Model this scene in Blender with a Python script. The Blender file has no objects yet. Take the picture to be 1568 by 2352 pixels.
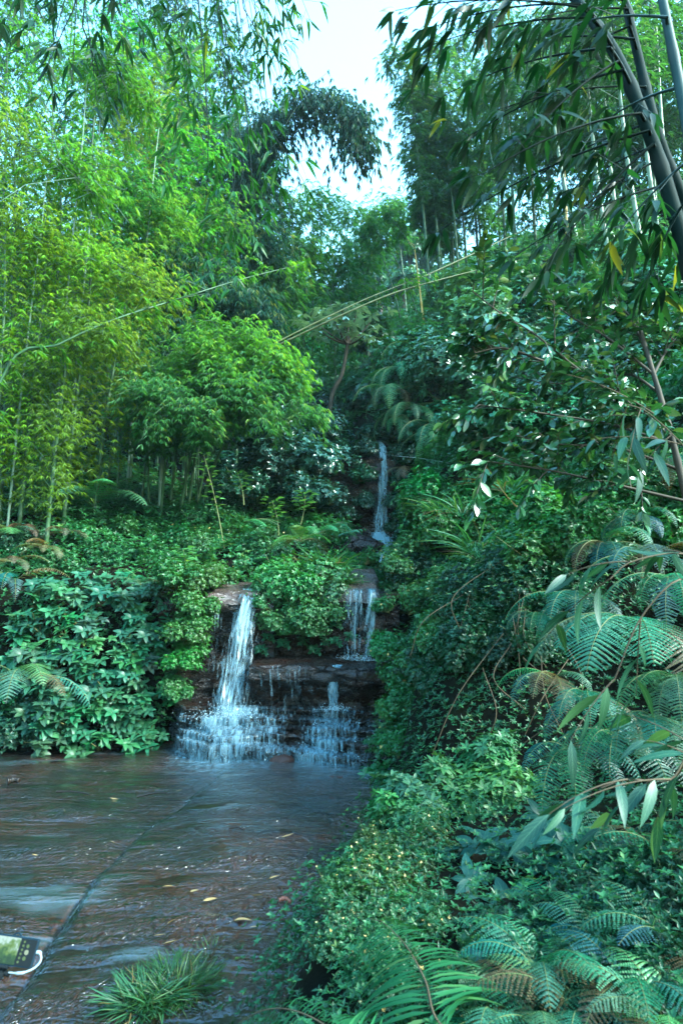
import bpy, math, random
import numpy as np
from mathutils import Vector
rng = np.random.default_rng(7)
random.seed(7)
R = math.radians
SC = bpy.context.scene
COL = SC.collection

# ------------------------------------------------------------------ camera
PITCH = R(8.0)
CAMZ = 1.8
FPX = 1401.0
cam = bpy.data.objects.new('camera', bpy.data.cameras.new('camera'))
COL.objects.link(cam)
cam.location = (0, 0, CAMZ)
cam.rotation_euler = (R(90) + PITCH, 0, 0)
cam.data.sensor_fit = 'VERTICAL'
cam.data.sensor_height = 36
cam.data.sensor_width = 24
cam.data.lens = FPX / 2352 * 36
cam.data.clip_start = 0.05
cam.data.clip_end = 1000
cam.data.dof.use_dof = True
cam.data.dof.focus_distance = 7.5
cam.data.dof.aperture_fstop = 4.5
SC.camera = cam

# ------------------------------------------------------------------ world, sun, exposure
SUN_EL, SUN_AZ = R(38), R(112)          # azimuth measured clockwise from +Y
world = bpy.data.worlds.new('World')
SC.world = world
world.use_nodes = True
wn = world.node_tree
wn.nodes.clear()
sky = wn.nodes.new('ShaderNodeTexSky')
sky.sky_type = 'NISHITA'
sky.sun_disc = False
sky.sun_elevation = SUN_EL
sky.sun_rotation = SUN_AZ
sky.dust_density = 1.0
sky.air_density = 3.0
sky.ozone_density = 10.0
bg = wn.nodes.new('ShaderNodeBackground')
bg.inputs['Strength'].default_value = 0.15
wo = wn.nodes.new('ShaderNodeOutputWorld')
wn.links.new(sky.outputs[0], bg.inputs[0])
wn.links.new(bg.outputs[0], wo.inputs[0])
sun = bpy.data.objects.new('sun', bpy.data.lights.new('sun', 'SUN'))
COL.objects.link(sun)
sun.data.energy = 2.5
sun.data.angle = R(18)
sun.data.color = (1.0, 0.95, 0.84)
sv = Vector((math.sin(SUN_AZ) * math.cos(SUN_EL), math.cos(SUN_AZ) * math.cos(SUN_EL), math.sin(SUN_EL)))
sun.rotation_euler = sv.to_track_quat('Z', 'Y').to_euler()
sun.location = (3, -3, 20)
SC.view_settings.view_transform = 'Standard'
SC.view_settings.look = 'None'
SC.view_settings.exposure = 2.98
SC.view_settings.gamma = 1.0
SC.view_settings.use_white_balance = True      # the photograph is balanced cool
SC.view_settings.white_balance_temperature = 5650
SC.view_settings.white_balance_tint = -8
SC.cycles.max_bounces = 6
SC.cycles.diffuse_bounces = 3
SC.cycles.glossy_bounces = 2
SC.cycles.transmission_bounces = 4
SC.cycles.transparent_max_bounces = 12
SC.cycles.volume_bounces = 0
SC.cycles.caustics_reflective = False
SC.cycles.caustics_refractive = False

# ------------------------------------------------------------------ maths helpers
CP, SP = math.cos(PITCH), math.sin(PITCH)


def ray(px, py):
    u = (px - 784) / FPX
    v = -(py - 1176) / FPX
    return np.array([u, CP - v * SP, v * CP + SP])


def at(px, py, Y):
    """world point seen at a point of the picture, Y metres ahead"""
    d = ray(px, py)
    return np.array([0, 0, CAMZ]) + d * (Y / d[1])


def gz(px, py, z=0.0):
    d = ray(px, py)
    return np.array([0, 0, CAMZ]) + d * ((z - CAMZ) / d[2])


def sst(a, b, t):
    t = np.clip((np.asarray(t, float) - a) / (b - a), 0, 1)
    return t * t * (3 - 2 * t)


def lerp(a, b, t):
    return a + (b - a) * t


def _hash(ix, iy, iz, seed):
    n = (ix * 374761393 + iy * 668265263 + iz * 2147483647 + seed * 1274126177) & 0xFFFFFFFF
    n = ((n ^ (n >> 13)) * 1274126177) & 0xFFFFFFFF
    n = n ^ (n >> 16)
    return (n & 0xFFFF) / 32767.5 - 1.0


def vnoise(x, y, z=0.0, seed=0):
    x, y, z = np.broadcast_arrays(np.asarray(x, float), np.asarray(y, float), np.asarray(z, float))
    ix, iy, iz = np.floor(x).astype(np.int64), np.floor(y).astype(np.int64), np.floor(z).astype(np.int64)
    fx, fy, fz = x - ix, y - iy, z - iz
    fx, fy, fz = fx * fx * (3 - 2 * fx), fy * fy * (3 - 2 * fy), fz * fz * (3 - 2 * fz)
    r = 0
    for a in (0, 1):
        for b in (0, 1):
            for c in (0, 1):
                w = (fx if a else 1 - fx) * (fy if b else 1 - fy) * (fz if c else 1 - fz)
                r = r + w * _hash(ix + a, iy + b, iz + c, seed)
    return r


def fbm(x, y, z=0.0, seed=0, octv=4):
    r, a = 0, 1.0
    for k in range(octv):
        r = r + a * vnoise(np.asarray(x) * 2 ** k, np.asarray(y) * 2 ** k, np.asarray(z) * 2 ** k, seed + k)
        a *= 0.5
    return r


def unit(v):
    v = np.asarray(v, float)
    return v / np.maximum(np.linalg.norm(v, axis=-1, keepdims=True), 1e-9)


def rnd_unit(n):
    return unit(rng.normal(size=(n, 3)))


def bez(P, n):
    P = [np.asarray(p, float) for p in P]
    t = np.linspace(0, 1, n)[:, None]
    if len(P) == 2:
        return P[0] * (1 - t) + P[1] * t
    if len(P) == 3:
        return P[0] * (1 - t) ** 2 + 2 * P[1] * t * (1 - t) + P[2] * t * t
    return P[0] * (1 - t) ** 3 + 3 * P[1] * t * (1 - t) ** 2 + 3 * P[2] * t * t * (1 - t) + P[3] * t ** 3


def resample(P, n):
    P = np.asarray(P, float)
    s = np.r_[0, np.cumsum(np.linalg.norm(np.diff(P, axis=0), axis=1))]
    q = np.linspace(0, s[-1], n)
    return np.stack([np.interp(q, s, P[:, k]) for k in range(3)], 1)


def smooth_path(P, n):
    """Catmull-Rom through the points"""
    P = np.asarray(P, float)
    Q = np.vstack([2 * P[0] - P[1], P, 2 * P[-1] - P[-2]])
    out = []
    for i in range(1, len(Q) - 2):
        t = np.linspace(0, 1, 12, endpoint=False)[:, None]
        p0, p1, p2, p3 = Q[i - 1], Q[i], Q[i + 1], Q[i + 2]
        out.append(.5 * ((2 * p1) + (-p0 + p2) * t + (2 * p0 - 5 * p1 + 4 * p2 - p3) * t ** 2 + (-p0 + 3 * p1 - 3 * p2 + p3) * t ** 3))
    out.append(P[-1:])
    return resample(np.vstack(out), n)


# ------------------------------------------------------------------ mesh helpers
class Mesh:
    def __init__(s):
        s.V, s.F, s.T, s.U, s.n = [], [], [], [], 0

    def add(s, v, f, tint=0.5, uv=None):
        v = np.asarray(v, np.float32).reshape(-1, 3)
        f = np.asarray(f, np.int64)
        s.V.append(v)
        s.F.append(f + s.n)
        s.T.append(np.broadcast_to(np.asarray(tint, np.float32), (len(v),)))
        s.U.append(np.zeros((len(v), 2), np.float32) if uv is None else np.asarray(uv, np.float32))
        s.n += len(v)
        return s

    def build(s, name, mat, parent=None, smooth=False, color=None):
        V = np.concatenate(s.V)
        T = np.concatenate(s.T)
        U = np.concatenate(s.U)
        org = np.zeros(3) if parent is None else np.array(parent.location)
        me = bpy.data.meshes.new(name)
        me.vertices.add(len(V))
        me.vertices.foreach_set('co', (V - org.astype(np.float32)).ravel())
        lt = np.concatenate([np.full(len(f), f.shape[1]) for f in s.F])
        li = np.concatenate([f.ravel() for f in s.F])
        me.loops.add(len(li))
        me.loops.foreach_set('vertex_index', li.astype(np.int32))
        me.polygons.add(len(lt))
        me.polygons.foreach_set('loop_start', np.r_[0, np.cumsum(lt)[:-1]].astype(np.int32))
        me.polygons.foreach_set('loop_total', lt.astype(np.int32))
        if smooth:
            me.polygons.foreach_set('use_smooth', np.ones(len(lt), bool))
        a = me.attributes.new('tint', 'FLOAT', 'POINT')
        a.data.foreach_set('value', T.astype(np.float32))
        uvl = me.uv_layers.new(name='UVMap')
        uvl.data.foreach_set('uv', U[li].astype(np.float32).ravel())
        me.update(calc_edges=True)
        me.materials.append(mat)
        o = bpy.data.objects.new(name, me)
        COL.objects.link(o)
        if parent is not None:
            o.parent = parent
        if color is not None:
            o.color = (*color, 1)
        return o


def grid_faces(nu, nv):
    i = np.arange(nu - 1)[:, None] * nv + np.arange(nv - 1)[None, :]
    return np.stack([i, i + nv, i + nv + 1, i + 1], -1).reshape(-1, 4)


def tube(m, P, r, k=6, tint=0.5, cap=True):
    P = np.asarray(P, float)
    n = len(P)
    r = np.broadcast_to(np.asarray(r, float), (n,))
    T = unit(np.gradient(P, axis=0))
    ref = np.array([0, 0, 1.0]) if abs(T[0][2]) < .9 else np.array([1.0, 0, 0])
    A = unit(np.cross(T, ref))
    B = np.cross(T, A)
    th = np.arange(k) * 2 * math.pi / k
    v = P[:, None] + r[:, None, None] * (np.cos(th)[None, :, None] * A[:, None] + np.sin(th)[None, :, None] * B[:, None])
    i = np.arange(n - 1)[:, None] * k
    j = np.arange(k)[None]
    f = np.stack([i + j, i + (j + 1) % k, i + k + (j + 1) % k, i + k + j], -1).reshape(-1, 4)
    L = np.r_[0, np.cumsum(np.linalg.norm(np.diff(P, axis=0), axis=1))]
    uv = np.stack(np.broadcast_arrays(j / k, L[:, None]), -1).reshape(-1, 2)
    m.add(v.reshape(-1, 3), f, tint, uv)
    if cap:
        for e in (0, n - 1):
            m.add(v[e], np.array([list(range(k))]), .2)


def sticks(m, A, B, ra, rb, tint=0.5):
    """many straight three-sided twigs at once"""
    A, B = np.asarray(A, float), np.asarray(B, float)
    n = len(A)
    T = unit(B - A)
    ref = np.where(np.abs(T[:, 2:3]) < .9, np.array([[0, 0, 1.0]]), np.array([[1.0, 0, 0]]))
    S = unit(np.cross(T, ref))
    N = np.cross(T, S)
    vs = []
    for P, r in ((A, ra), (B, rb)):
        for k in range(3):
            a = k * 2 * math.pi / 3
            vs.append(P + r * (math.cos(a) * S + math.sin(a) * N))
    v = np.stack(vs, 1).reshape(-1, 3)
    b = np.arange(n)[:, None] * 6
    f = np.concatenate([b + np.array([[k, (k + 1) % 3, 3 + (k + 1) % 3, 3 + k]]) for k in range(3)])
    m.add(v, f, tint)


def leaf_tmpl(rows=1, w=.16, fold=.12, droop=.15, peak=.4, pw=1.0):
    """unit-long leaf: x across, y along, z up. returns verts, tris, uv"""
    if rows == 1:
        v = np.array([[0, 0, 0], [-w / 2, peak, fold * w], [w / 2, peak, fold * w], [0, 1, -droop]])
        return v, np.array([[0, 2, 3], [0, 3, 1]]), np.array([[.5, 0], [0, peak], [1, peak], [.5, 1]])
    ts = np.linspace(0, 1, rows + 2)
    v, uv = [[0, 0, 0]], [[.5, 0]]
    for t in ts[1:-1]:
        tt = t ** (math.log(.5) / math.log(peak))
        ww = w * math.sin(math.pi * tt) ** pw
        z = -droop * t * t
        v += [[-ww / 2, t, z + fold * ww], [0, t, z], [ww / 2, t, z + fold * ww]]
        uv += [[0, t], [.5, t], [1, t]]
    v.append([0, 1, -droop])
    uv.append([.5, 1])
    f = [[0, 2, 1], [0, 3, 2]]
    for k in range(rows - 1):
        a = 1 + 3 * k
        b = a + 3
        f += [[a, a + 1, b + 1], [a, b + 1, b], [a + 1, a + 2, b + 2], [a + 1, b + 2, b + 1]]
    a = 1 + 3 * (rows - 1)
    e = len(v) - 1
    f += [[a, a + 1, e], [a + 1, a + 2, e]]
    return np.array(v, float), np.array(f), np.array(uv, float)


T_BAM = leaf_tmpl(1, .14, .2, .18, .35)
T_BAM3 = leaf_tmpl(3, .15, .12, .22, .35, .8)
T_OVAL1 = leaf_tmpl(1, .55, .1, .15, .45)
T_OVAL = leaf_tmpl(2, .5, .12, .22, .45)
T_GLOSS = leaf_tmpl(3, .36, .1, .2, .48, .8)
T_BROAD = leaf_tmpl(4, .56, .14, .42, .42, .7)
T_PINN = (np.array([[-.21, -.05, 0], [.21, -.05, 0], [-.17, .6, -.02], [.17, .6, -.02], [0, 1, -.1]]), np.array([[0, 1, 3], [0, 3, 2], [2, 3, 4]]), np.array([[0, 0], [1, 0], [0, .6], [1, .6], [.5, 1]]))
T_BLADE = leaf_tmpl(4, .05, .2, .5, .3, .6)
T_STRAP = leaf_tmpl(4, .16, .1, .3, .4, .8)


def leaves(m, pos, d, n, size, tm, tint=0.5, wscale=1.0):
    tv, tf, tuv = tm
    pos = np.asarray(pos, float)
    N = len(pos)
    d = unit(np.broadcast_to(d, (N, 3)))
    n = np.broadcast_to(n, (N, 3))
    s = unit(np.cross(d, n) + 1e-6)
    nn = np.cross(s, d)
    size = np.broadcast_to(np.asarray(size, float), (N,))
    ws = np.broadcast_to(np.asarray(wscale, float), (N,))
    v = pos[:, None] + size[:, None, None] * ((tv[None, :, 0:1] * ws[:, None, None]) * s[:, None] + tv[None, :, 1:2] * d[:, None] + tv[None, :, 2:3] * nn[:, None])
    k = len(tv)
    f = (tf[None] + (np.arange(N) * k)[:, None, None]).reshape(-1, 3)
    tint = np.broadcast_to(np.asarray(tint, float), (N,))
    m.add(v.reshape(-1, 3), f, np.repeat(tint, k), np.tile(tuv, (N, 1)))


def empty(name, loc, label, cat, group=None):
    o = bpy.data.objects.new(name, None)
    COL.objects.link(o)
    o.location = [float(c) for c in loc]
    o.empty_display_size = .1
    return tag(o, label, cat, group)


def tag(o, label, cat, group=None):
    o['label'] = label
    o['category'] = cat
    if group:
        o['group'] = group
    return o


def struct(o):
    o['kind'] = 'structure'
    return o


def stuff(o, label, cat):
    o['kind'] = 'stuff'
    o['label'] = label
    o['category'] = cat
    return o


def copy_thing(src, loc, rz, sc, label=None, color=None, group=None, tilt=(0, 0)):
    r = src.copy()
    COL.objects.link(r)
    r.location = [float(c) for c in loc]
    r.rotation_euler = (tilt[0], tilt[1], rz)
    r.scale = (sc, sc, sc)
    if label:
        r['label'] = label
    if group:
        r['group'] = group
    for ch in src.children:
        c = ch.copy()
        COL.objects.link(c)
        c.parent = r
        if color is not None and ch.name.startswith(('foliage', 'frond', 'leaf')):
            c.color = (*color, 1)
    return r


# ------------------------------------------------------------------ materials
def newmat(name):
    m = bpy.data.materials.new(name)
    m.use_nodes = True
    nt = m.node_tree
    nt.nodes.clear()
    return m, nt, nt.nodes.new, nt.links.new


def nd(nt, typ, **kw):
    n = nt.nodes.new(typ)
    for k, v in kw.items():
        if k in n.inputs:
            n.inputs[k].default_value = v
        else:
            setattr(n, k, v)
    return n


def math_n(nt, op, a, b=None, clamp=False):
    n = nt.nodes.new('ShaderNodeMath')
    n.operation = op
    n.use_clamp = clamp
    for i, x in enumerate((a, b)):
        if x is None:
            continue
        if isinstance(x, (int, float)):
            n.inputs[i].default_value = x
        else:
            nt.links.new(x, n.inputs[i])
    return n.outputs[0]


def mix_c(nt, f, a, b, bt='MIX'):
    n = nt.nodes.new('ShaderNodeMix')
    n.data_type = 'RGBA'
    n.blend_type = bt
    for sock, x in ((n.inputs[0], f), (n.inputs[6], a), (n.inputs[7], b)):
        if isinstance(x, (int, float)):
            sock.default_value = x
        elif isinstance(x, tuple):
            sock.default_value = (*x[:3], 1)
        else:
            nt.links.new(x, sock)
    return n.outputs[2]


def ramp(nt, f, stops):
    n = nt.nodes.new('ShaderNodeValToRGB')
    el = n.color_ramp.elements
    while len(el) > 1:
        el.remove(el[-1])
    for i, (p, c) in enumerate(stops):
        e = el[0] if i == 0 else el.new(p)
        e.position = p
        e.color = (*c, 1) if isinstance(c, tuple) else (c, c, c, 1)
    nt.links.new(f, n.inputs[0])
    return n.outputs[0]


def leaf_mat(name, rough=.42, trans=.3, yellow=(0.35, 0.30, 0.03), spec=.5, vein=0.0, var=.8):
    """leaf: colour from the object, varied leaf by leaf, some light passes through"""
    m, nt, N, L = newmat(name)
    oi = N('ShaderNodeObjectInfo')
    at_ = nd(nt, 'ShaderNodeAttribute', attribute_name='tint')
    t = at_.outputs['Fac']
    br = math_n(nt, 'MULTIPLY_ADD', t, var)
    nt.nodes[-1].inputs[1].default_value = var * .72
    nt.nodes[-1].inputs[2].default_value = .72 * (1 - var * .5)
    mul = nt.nodes.new('ShaderNodeVectorMath')
    mul.operation = 'SCALE'
    L(oi.outputs['Color'], mul.inputs[0])
    L(br, mul.inputs['Scale'])
    hi = math_n(nt, 'POWER', t, 9.0)
    col = mix_c(nt, math_n(nt, 'MULTIPLY', hi, .3), mul.outputs[0], yellow)
    if vein:
        uv = N('ShaderNodeUVMap')
        sep = N('ShaderNodeSeparateXYZ')
        L(uv.outputs[0], sep.inputs[0])
        du = math_n(nt, 'ABSOLUTE', math_n(nt, 'SUBTRACT', sep.outputs[0], .5))
        w = nt.nodes.new('ShaderNodeMath')
        w.operation = 'SINE'
        L(math_n(nt, 'MULTIPLY', math_n(nt, 'SUBTRACT', math_n(nt, 'MULTIPLY', sep.outputs[1], 1.0), math_n(nt, 'MULTIPLY', du, .5)), 46.0), w.inputs[0])
        mid = math_n(nt, 'LESS_THAN', du, .035)
        vv = math_n(nt, 'MAXIMUM', math_n(nt, 'MULTIPLY', math_n(nt, 'GREATER_THAN', w.outputs[0], .82), .5), mid)
        col = mix_c(nt, math_n(nt, 'MULTIPLY', vv, vein), col, (0.12, 0.22, 0.12))
    p = nd(nt, 'ShaderNodeBsdfPrincipled', Roughness=rough)
    p.inputs['Specular IOR Level'].default_value = spec
    L(col, p.inputs['Base Color'])
    tr = N('ShaderNodeBsdfTranslucent')
    L(mix_c(nt, 1.0, col, (1.6, 1.45, .5), 'MULTIPLY'), tr.inputs[0])
    mx = N('ShaderNodeMixShader')
    mx.inputs[0].default_value = trans
    L(p.outputs[0], mx.inputs[1])
    L(tr.outputs[0], mx.inputs[2])
    o = N('ShaderNodeOutputMaterial')
    L(mx.outputs[0], o.inputs[0])
    return m


M_BAM = leaf_mat('bamboo_leaf', .45, .5, (0.42, 0.38, 0.02), .35)
M_LEAF = leaf_mat('shrub_leaf', .4, .28, (0.30, 0.30, 0.05), .45)
M_GLOSS = leaf_mat('glossy_leaf', .24, .18, (0.30, 0.26, 0.04), .6, .25)
M_BROAD = leaf_mat('broad_leaf', .45, .22, (0.16, 0.26, 0.06), .35, .4, .7)
M_FERN = leaf_mat('fern_leaf', .45, .32, (0.30, 0.28, 0.06), .4)
M_GRASS = leaf_mat('grass_leaf', .4, .3, (0.35, 0.30, 0.08), .4)


def stem_mat(name, c1, c2, rough=.45, rings=True, spec=.3):
    m, nt, N, L = newmat(name)
    tc = N('ShaderNodeTexCoord')
    no = nd(nt, 'ShaderNodeTexNoise', Scale=6.0, Detail=4.0)
    L(tc.outputs['Object'], no.inputs['Vector'])
    a = nd(nt, 'ShaderNodeAttribute', attribute_name='tint')
    col = mix_c(nt, ramp(nt, no.outputs[0], [(.35, 0.0), (.7, 1.0)]), c1, c2)
    if rings:
        col = mix_c(nt, math_n(nt, 'MULTIPLY', a.outputs['Fac'], .6), col, tuple(.5 * x + .02 for x in c2))
    p = nd(nt, 'ShaderNodeBsdfPrincipled', Roughness=rough)
    p.inputs['Specular IOR Level'].default_value = spec
    L(col, p.inputs['Base Color'])
    o = N('ShaderNodeOutputMaterial')
    L(p.outputs[0], o.inputs[0])
    return m


M_CULM = stem_mat('bamboo_culm_green', (.02, .06, .02), (.05, .10, .04))
M_CULMP = stem_mat('bamboo_culm_pale', (.11, .18, .13), (.18, .24, .17))
M_CULMB = stem_mat('bamboo_culm_lit', (.012, .035, .035), (.03, .06, .06), .6, True, .2)  # culm copy with a lighter colour for the one that stands lit
M_CULMD = stem_mat('bamboo_culm_shaded', (.003, .010, .008), (.008, .02, .018), .75, True, .08)  # near-black culm copy, canopy shade put into its colour
M_CULMY = stem_mat('bamboo_culm_dry', (.34, .24, .06), (.44, .32, .10))
M_CULMO = stem_mat('bamboo_culm_olive', (.06, .075, .025), (.11, .12, .045))
M_BARK = stem_mat('bark', (.03, .025, .018), (.07, .055, .04), .8, False)
M_STEM = stem_mat('green_stem', (.07, .11, .03), (.16, .14, .06), .6, False)
M_DRYSTEM = stem_mat('dry_stem', (.05, .035, .02), (.11, .08, .045), .8, False)


def soil_mat():
    m, nt, N, L = newmat('soil')
    tc = N('ShaderNodeTexCoord')
    no = nd(nt, 'ShaderNodeTexNoise', Scale=3.0, Detail=8.0)
    L(tc.outputs['Object'], no.inputs['Vector'])
    col = ramp(nt, no.outputs[0], [(.3, (.003, .004, .003)), (.55, (.008, .008, .005)), (.75, (.010, .016, .007))])
    p = nd(nt, 'ShaderNodeBsdfPrincipled', Roughness=.95)
    p.inputs['Specular IOR Level'].default_value = .05
    L(col, p.inputs['Base Color'])
    b = nd(nt, 'ShaderNodeBump', Strength=.6, Distance=.1)
    L(no.outputs[0], b.inputs['Height'])
    L(b.outputs[0], p.inputs['Normal'])
    o = N('ShaderNodeOutputMaterial')
    L(p.outputs[0], o.inputs[0])
    return m


def rock_mat(name, cols, rough=(.12, .5), scale=4.0, bump=.5, coat=.6, shade_tint=False):
    """wet sandstone: patchy reddish brown to near black, shiny where the water runs"""
    m, nt, N, L = newmat(name)
    tc = N('ShaderNodeTexCoord')
    mp = N('ShaderNodeMapping')
    mp.inputs['Scale'].default_value = (1, 1, 2.2)
    L(tc.outputs['Object'], mp.inputs[0])
    no = nd(nt, 'ShaderNodeTexNoise', Scale=scale, Detail=9.0, Roughness=.62)
    L(mp.outputs[0], no.inputs['Vector'])
    n2 = nd(nt, 'ShaderNodeTexNoise', Scale=scale * 9, Detail=6.0, Roughness=.7)
    L(mp.outputs[0], n2.inputs['Vector'])
    col = ramp(nt, no.outputs[0], cols)
    col = mix_c(nt, .45, col, ramp(nt, n2.outputs[0], [(.3, .25), (.7, 1.0)]), 'MULTIPLY')
    if shade_tint:
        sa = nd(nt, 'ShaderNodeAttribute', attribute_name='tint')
        col = mix_c(nt, sa.outputs['Fac'], col, (.003, .003, .003))  # tint blackens the rock where crack shade is painted
    p = N('ShaderNodeBsdfPrincipled')
    p.inputs['Specular IOR Level'].default_value = .3
    L(col, p.inputs['Base Color'])
    mr = nd(nt, 'ShaderNodeMapRange')
    L(n2.outputs[0], mr.inputs[0])
    mr.inputs[1].default_value, mr.inputs[2].default_value = .35, .7
    mr.inputs[3].default_value, mr.inputs[4].default_value = rough
    L(mr.outputs[0], p.inputs['Roughness'])
    p.inputs['Coat Weight'].default_value = coat
    p.inputs['Coat Roughness'].default_value = .12
    h = math_n(nt, 'ADD', math_n(nt, 'MULTIPLY', no.outputs[0], 1.0), math_n(nt, 'MULTIPLY', n2.outputs[0], .25))
    if not shade_tint:
        vo = nd(nt, 'ShaderNodeTexVoronoi', Scale=scale * 1.2)
        vo.feature = 'DISTANCE_TO_EDGE'
        wp = mix_c(nt, .12, mp.outputs[0], n2.outputs['Color'])
        L(wp, vo.inputs['Vector'])
        h = math_n(nt, 'ADD', h, math_n(nt, 'MULTIPLY', ramp(nt, vo.outputs['Distance'], [(.0, 0.0), (.05, 1.0)]), .5))
    b = nd(nt, 'ShaderNodeBump', Strength=bump, Distance=.06)
    L(h, b.inputs['Height'])
    L(b.outputs[0], p.inputs['Normal'])
    L(b.outputs[0], p.inputs['Coat Normal'])
    o = N('ShaderNodeOutputMaterial')
    L(p.outputs[0], o.inputs[0])
    return m


M_SOIL = soil_mat()
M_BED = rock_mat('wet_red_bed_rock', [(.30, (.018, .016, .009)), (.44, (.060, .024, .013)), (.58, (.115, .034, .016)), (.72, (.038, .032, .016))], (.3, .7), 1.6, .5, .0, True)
M_LEDGE = rock_mat('wet_dark_ledge_rock', [(.30, (.005, .0055, .006)), (.48, (.014, .009, .007)), (.62, (.024, .010, .006)), (.72, (.012, .022, .005))], (.14, .5), 3.0, .9, .2)
M_SLAB = rock_mat('wet_pink_slab_rock', [(.30, (.04, .028, .024)), (.5, (.09, .06, .052)), (.7, (.12, .10, .09))], (.15, .5), 5.0, .6, .6)


def water_mat():
    m, nt, N, L = newmat('stream_water')
    tc = N('ShaderNodeTexCoord')
    mp = N('ShaderNodeMapping')
    mp.inputs['Rotation'].default_value = (0, 0, R(-28))
    mp.inputs['Scale'].default_value = (28.0, 16.0, 9.0)
    L(tc.outputs['Object'], mp.inputs[0])
    rip = nd(nt, 'ShaderNodeTexNoise', Scale=1.0, Detail=2.2, Roughness=.55, Distortion=1.3)
    L(mp.outputs[0], rip.inputs['Vector'])
    mp2 = N('ShaderNodeMapping')
    mp2.inputs['Rotation'].default_value = (0, 0, R(-20))
    mp2.inputs['Scale'].default_value = (.55, 1.9, 1)
    L(tc.outputs['Object'], mp2.inputs[0])
    big = nd(nt, 'ShaderNodeTexNoise', Scale=1.0, Detail=4.0, Roughness=.6)
    L(mp2.outputs[0], big.inputs['Vector'])
    mp3 = N('ShaderNodeMapping')
    mp3.inputs['Rotation'].default_value = (0, 0, R(-24))
    mp3.inputs['Scale'].default_value = (1.6, 6.5, 1)
    L(tc.outputs['Object'], mp3.inputs[0])
    midn = nd(nt, 'ShaderNodeTexNoise', Scale=1.0, Detail=3.0, Roughness=.55)
    L(mp3.outputs[0], midn.inputs['Vector'])
    ab = math_n(nt, 'ADD', math_n(nt, 'MULTIPLY', big.outputs[0], .5), math_n(nt, 'MULTIPLY', midn.outputs[0], .5))
    amp = ramp(nt, ab, [(.40, .06), (.47, .45), (.56, 1.0)])
    b = nd(nt, 'ShaderNodeBump', Strength=1.0, Distance=.042)
    L(math_n(nt, 'MULTIPLY', rip.outputs[0], amp), b.inputs['Height'])
    g = nd(nt, 'ShaderNodeBsdfGlossy', Roughness=.15)
    g.inputs['Color'].default_value = (1, 1, 1, 1)
    L(b.outputs[0], g.inputs['Normal'])
    fr = nd(nt, 'ShaderNodeFresnel', IOR=1.36)
    L(b.outputs[0], fr.inputs['Normal'])
    tr = N('ShaderNodeBsdfTransparent')
    tr.inputs[0].default_value = (.93, .97, .96, 1)
    # smooth stretches: turbid film plus painted blue sky sheen, and foam by the falls (tint)
    df = N('ShaderNodeBsdfDiffuse')
    df.inputs[0].default_value = (.22, .34, .40, 1)
    milk_sheen = ramp(nt, big.outputs[0], [(.33, .16), (.41, .0), (.7, .015)])
    fo = nd(nt, 'ShaderNodeAttribute', attribute_name='tint')
    fn = nd(nt, 'ShaderNodeTexNoise', Scale=14.0, Detail=5.0)
    L(tc.outputs['Object'], fn.inputs['Vector'])
    foam = math_n(nt, 'MULTIPLY', fo.outputs['Fac'], ramp(nt, fn.outputs[0], [(.35, .15), (.62, 1.0)]))
    m1 = N('ShaderNodeMixShader')
    L(math_n(nt, 'MAXIMUM', milk_sheen, foam), m1.inputs[0])
    L(tr.outputs[0], m1.inputs[1])
    L(df.outputs[0], m1.inputs[2])
    m2 = N('ShaderNodeMixShader')
    L(math_n(nt, 'MULTIPLY', fr.outputs[0], 2.3, True), m2.inputs[0])
    L(m1.outputs[0], m2.inputs[1])
    L(g.outputs[0], m2.inputs[2])
    o = N('ShaderNodeOutputMaterial')
    L(m2.outputs[0], o.inputs[0])
    return m


def fall_mat(name, lo, hi, su=30.0, sv=2.2):
    """falling water: white streaks along the flow, clear gaps between (uv in metres; tint = how much water)"""
    m, nt, N, L = newmat(name)
    uv = N('ShaderNodeUVMap')
    mp = N('ShaderNodeMapping')
    mp.inputs['Scale'].default_value = (su, sv, 1)
    L(uv.outputs[0], mp.inputs[0])
    n1 = nd(nt, 'ShaderNodeTexNoise', Scale=1.0, Detail=4.0, Roughness=.65, Distortion=.35)
    L(mp.outputs[0], n1.inputs['Vector'])
    mp2 = N('ShaderNodeMapping')
    mp2.inputs['Scale'].default_value = (su * 2.6, sv * 5, 1)
    L(uv.outputs[0], mp2.inputs[0])
    n2 = nd(nt, 'ShaderNodeTexNoise', Scale=1.0, Detail=3.0, Roughness=.6)
    L(mp2.outputs[0], n2.inputs['Vector'])
    a = nd(nt, 'ShaderNodeAttribute', attribute_name='tint')
    v = math_n(nt, 'ADD', math_n(nt, 'MULTIPLY', n1.outputs[0], .7), math_n(nt, 'MULTIPLY', n2.outputs[0], .3))
    v = math_n(nt, 'ADD', v, math_n(nt, 'MULTIPLY', math_n(nt, 'SUBTRACT', a.outputs['Fac'], .5), .5))
    al = ramp(nt, v, [(lo, 0.0), (hi, .85)])
    p = nd(nt, 'ShaderNodeBsdfPrincipled', Roughness=.25)
    p.inputs['Base Color'].default_value = (.27, .40, .46, 1)
    p.inputs['Subsurface Weight'].default_value = 0
    tl = N('ShaderNodeBsdfTranslucent')
    tl.inputs[0].default_value = (.27, .40, .46, 1)
    mm = N('ShaderNodeMixShader')
    mm.inputs[0].default_value = .3
    L(p.outputs[0], mm.inputs[1])
    L(tl.outputs[0], mm.inputs[2])
    tr = N('ShaderNodeBsdfTransparent')
    mx = N('ShaderNodeMixShader')
    L(al, mx.inputs[0])
    L(tr.outputs[0], mx.inputs[1])
    L(mm.outputs[0], mx.inputs[2])
    o = N('ShaderNodeOutputMaterial')
    L(mx.outputs[0], o.inputs[0])
    return m


M_WATER = water_mat()
M_FALL = fall_mat('falling_water', .47, .66)
M_CASC = fall_mat('cascading_water', .46, .66, 30.0, 2.4)


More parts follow.
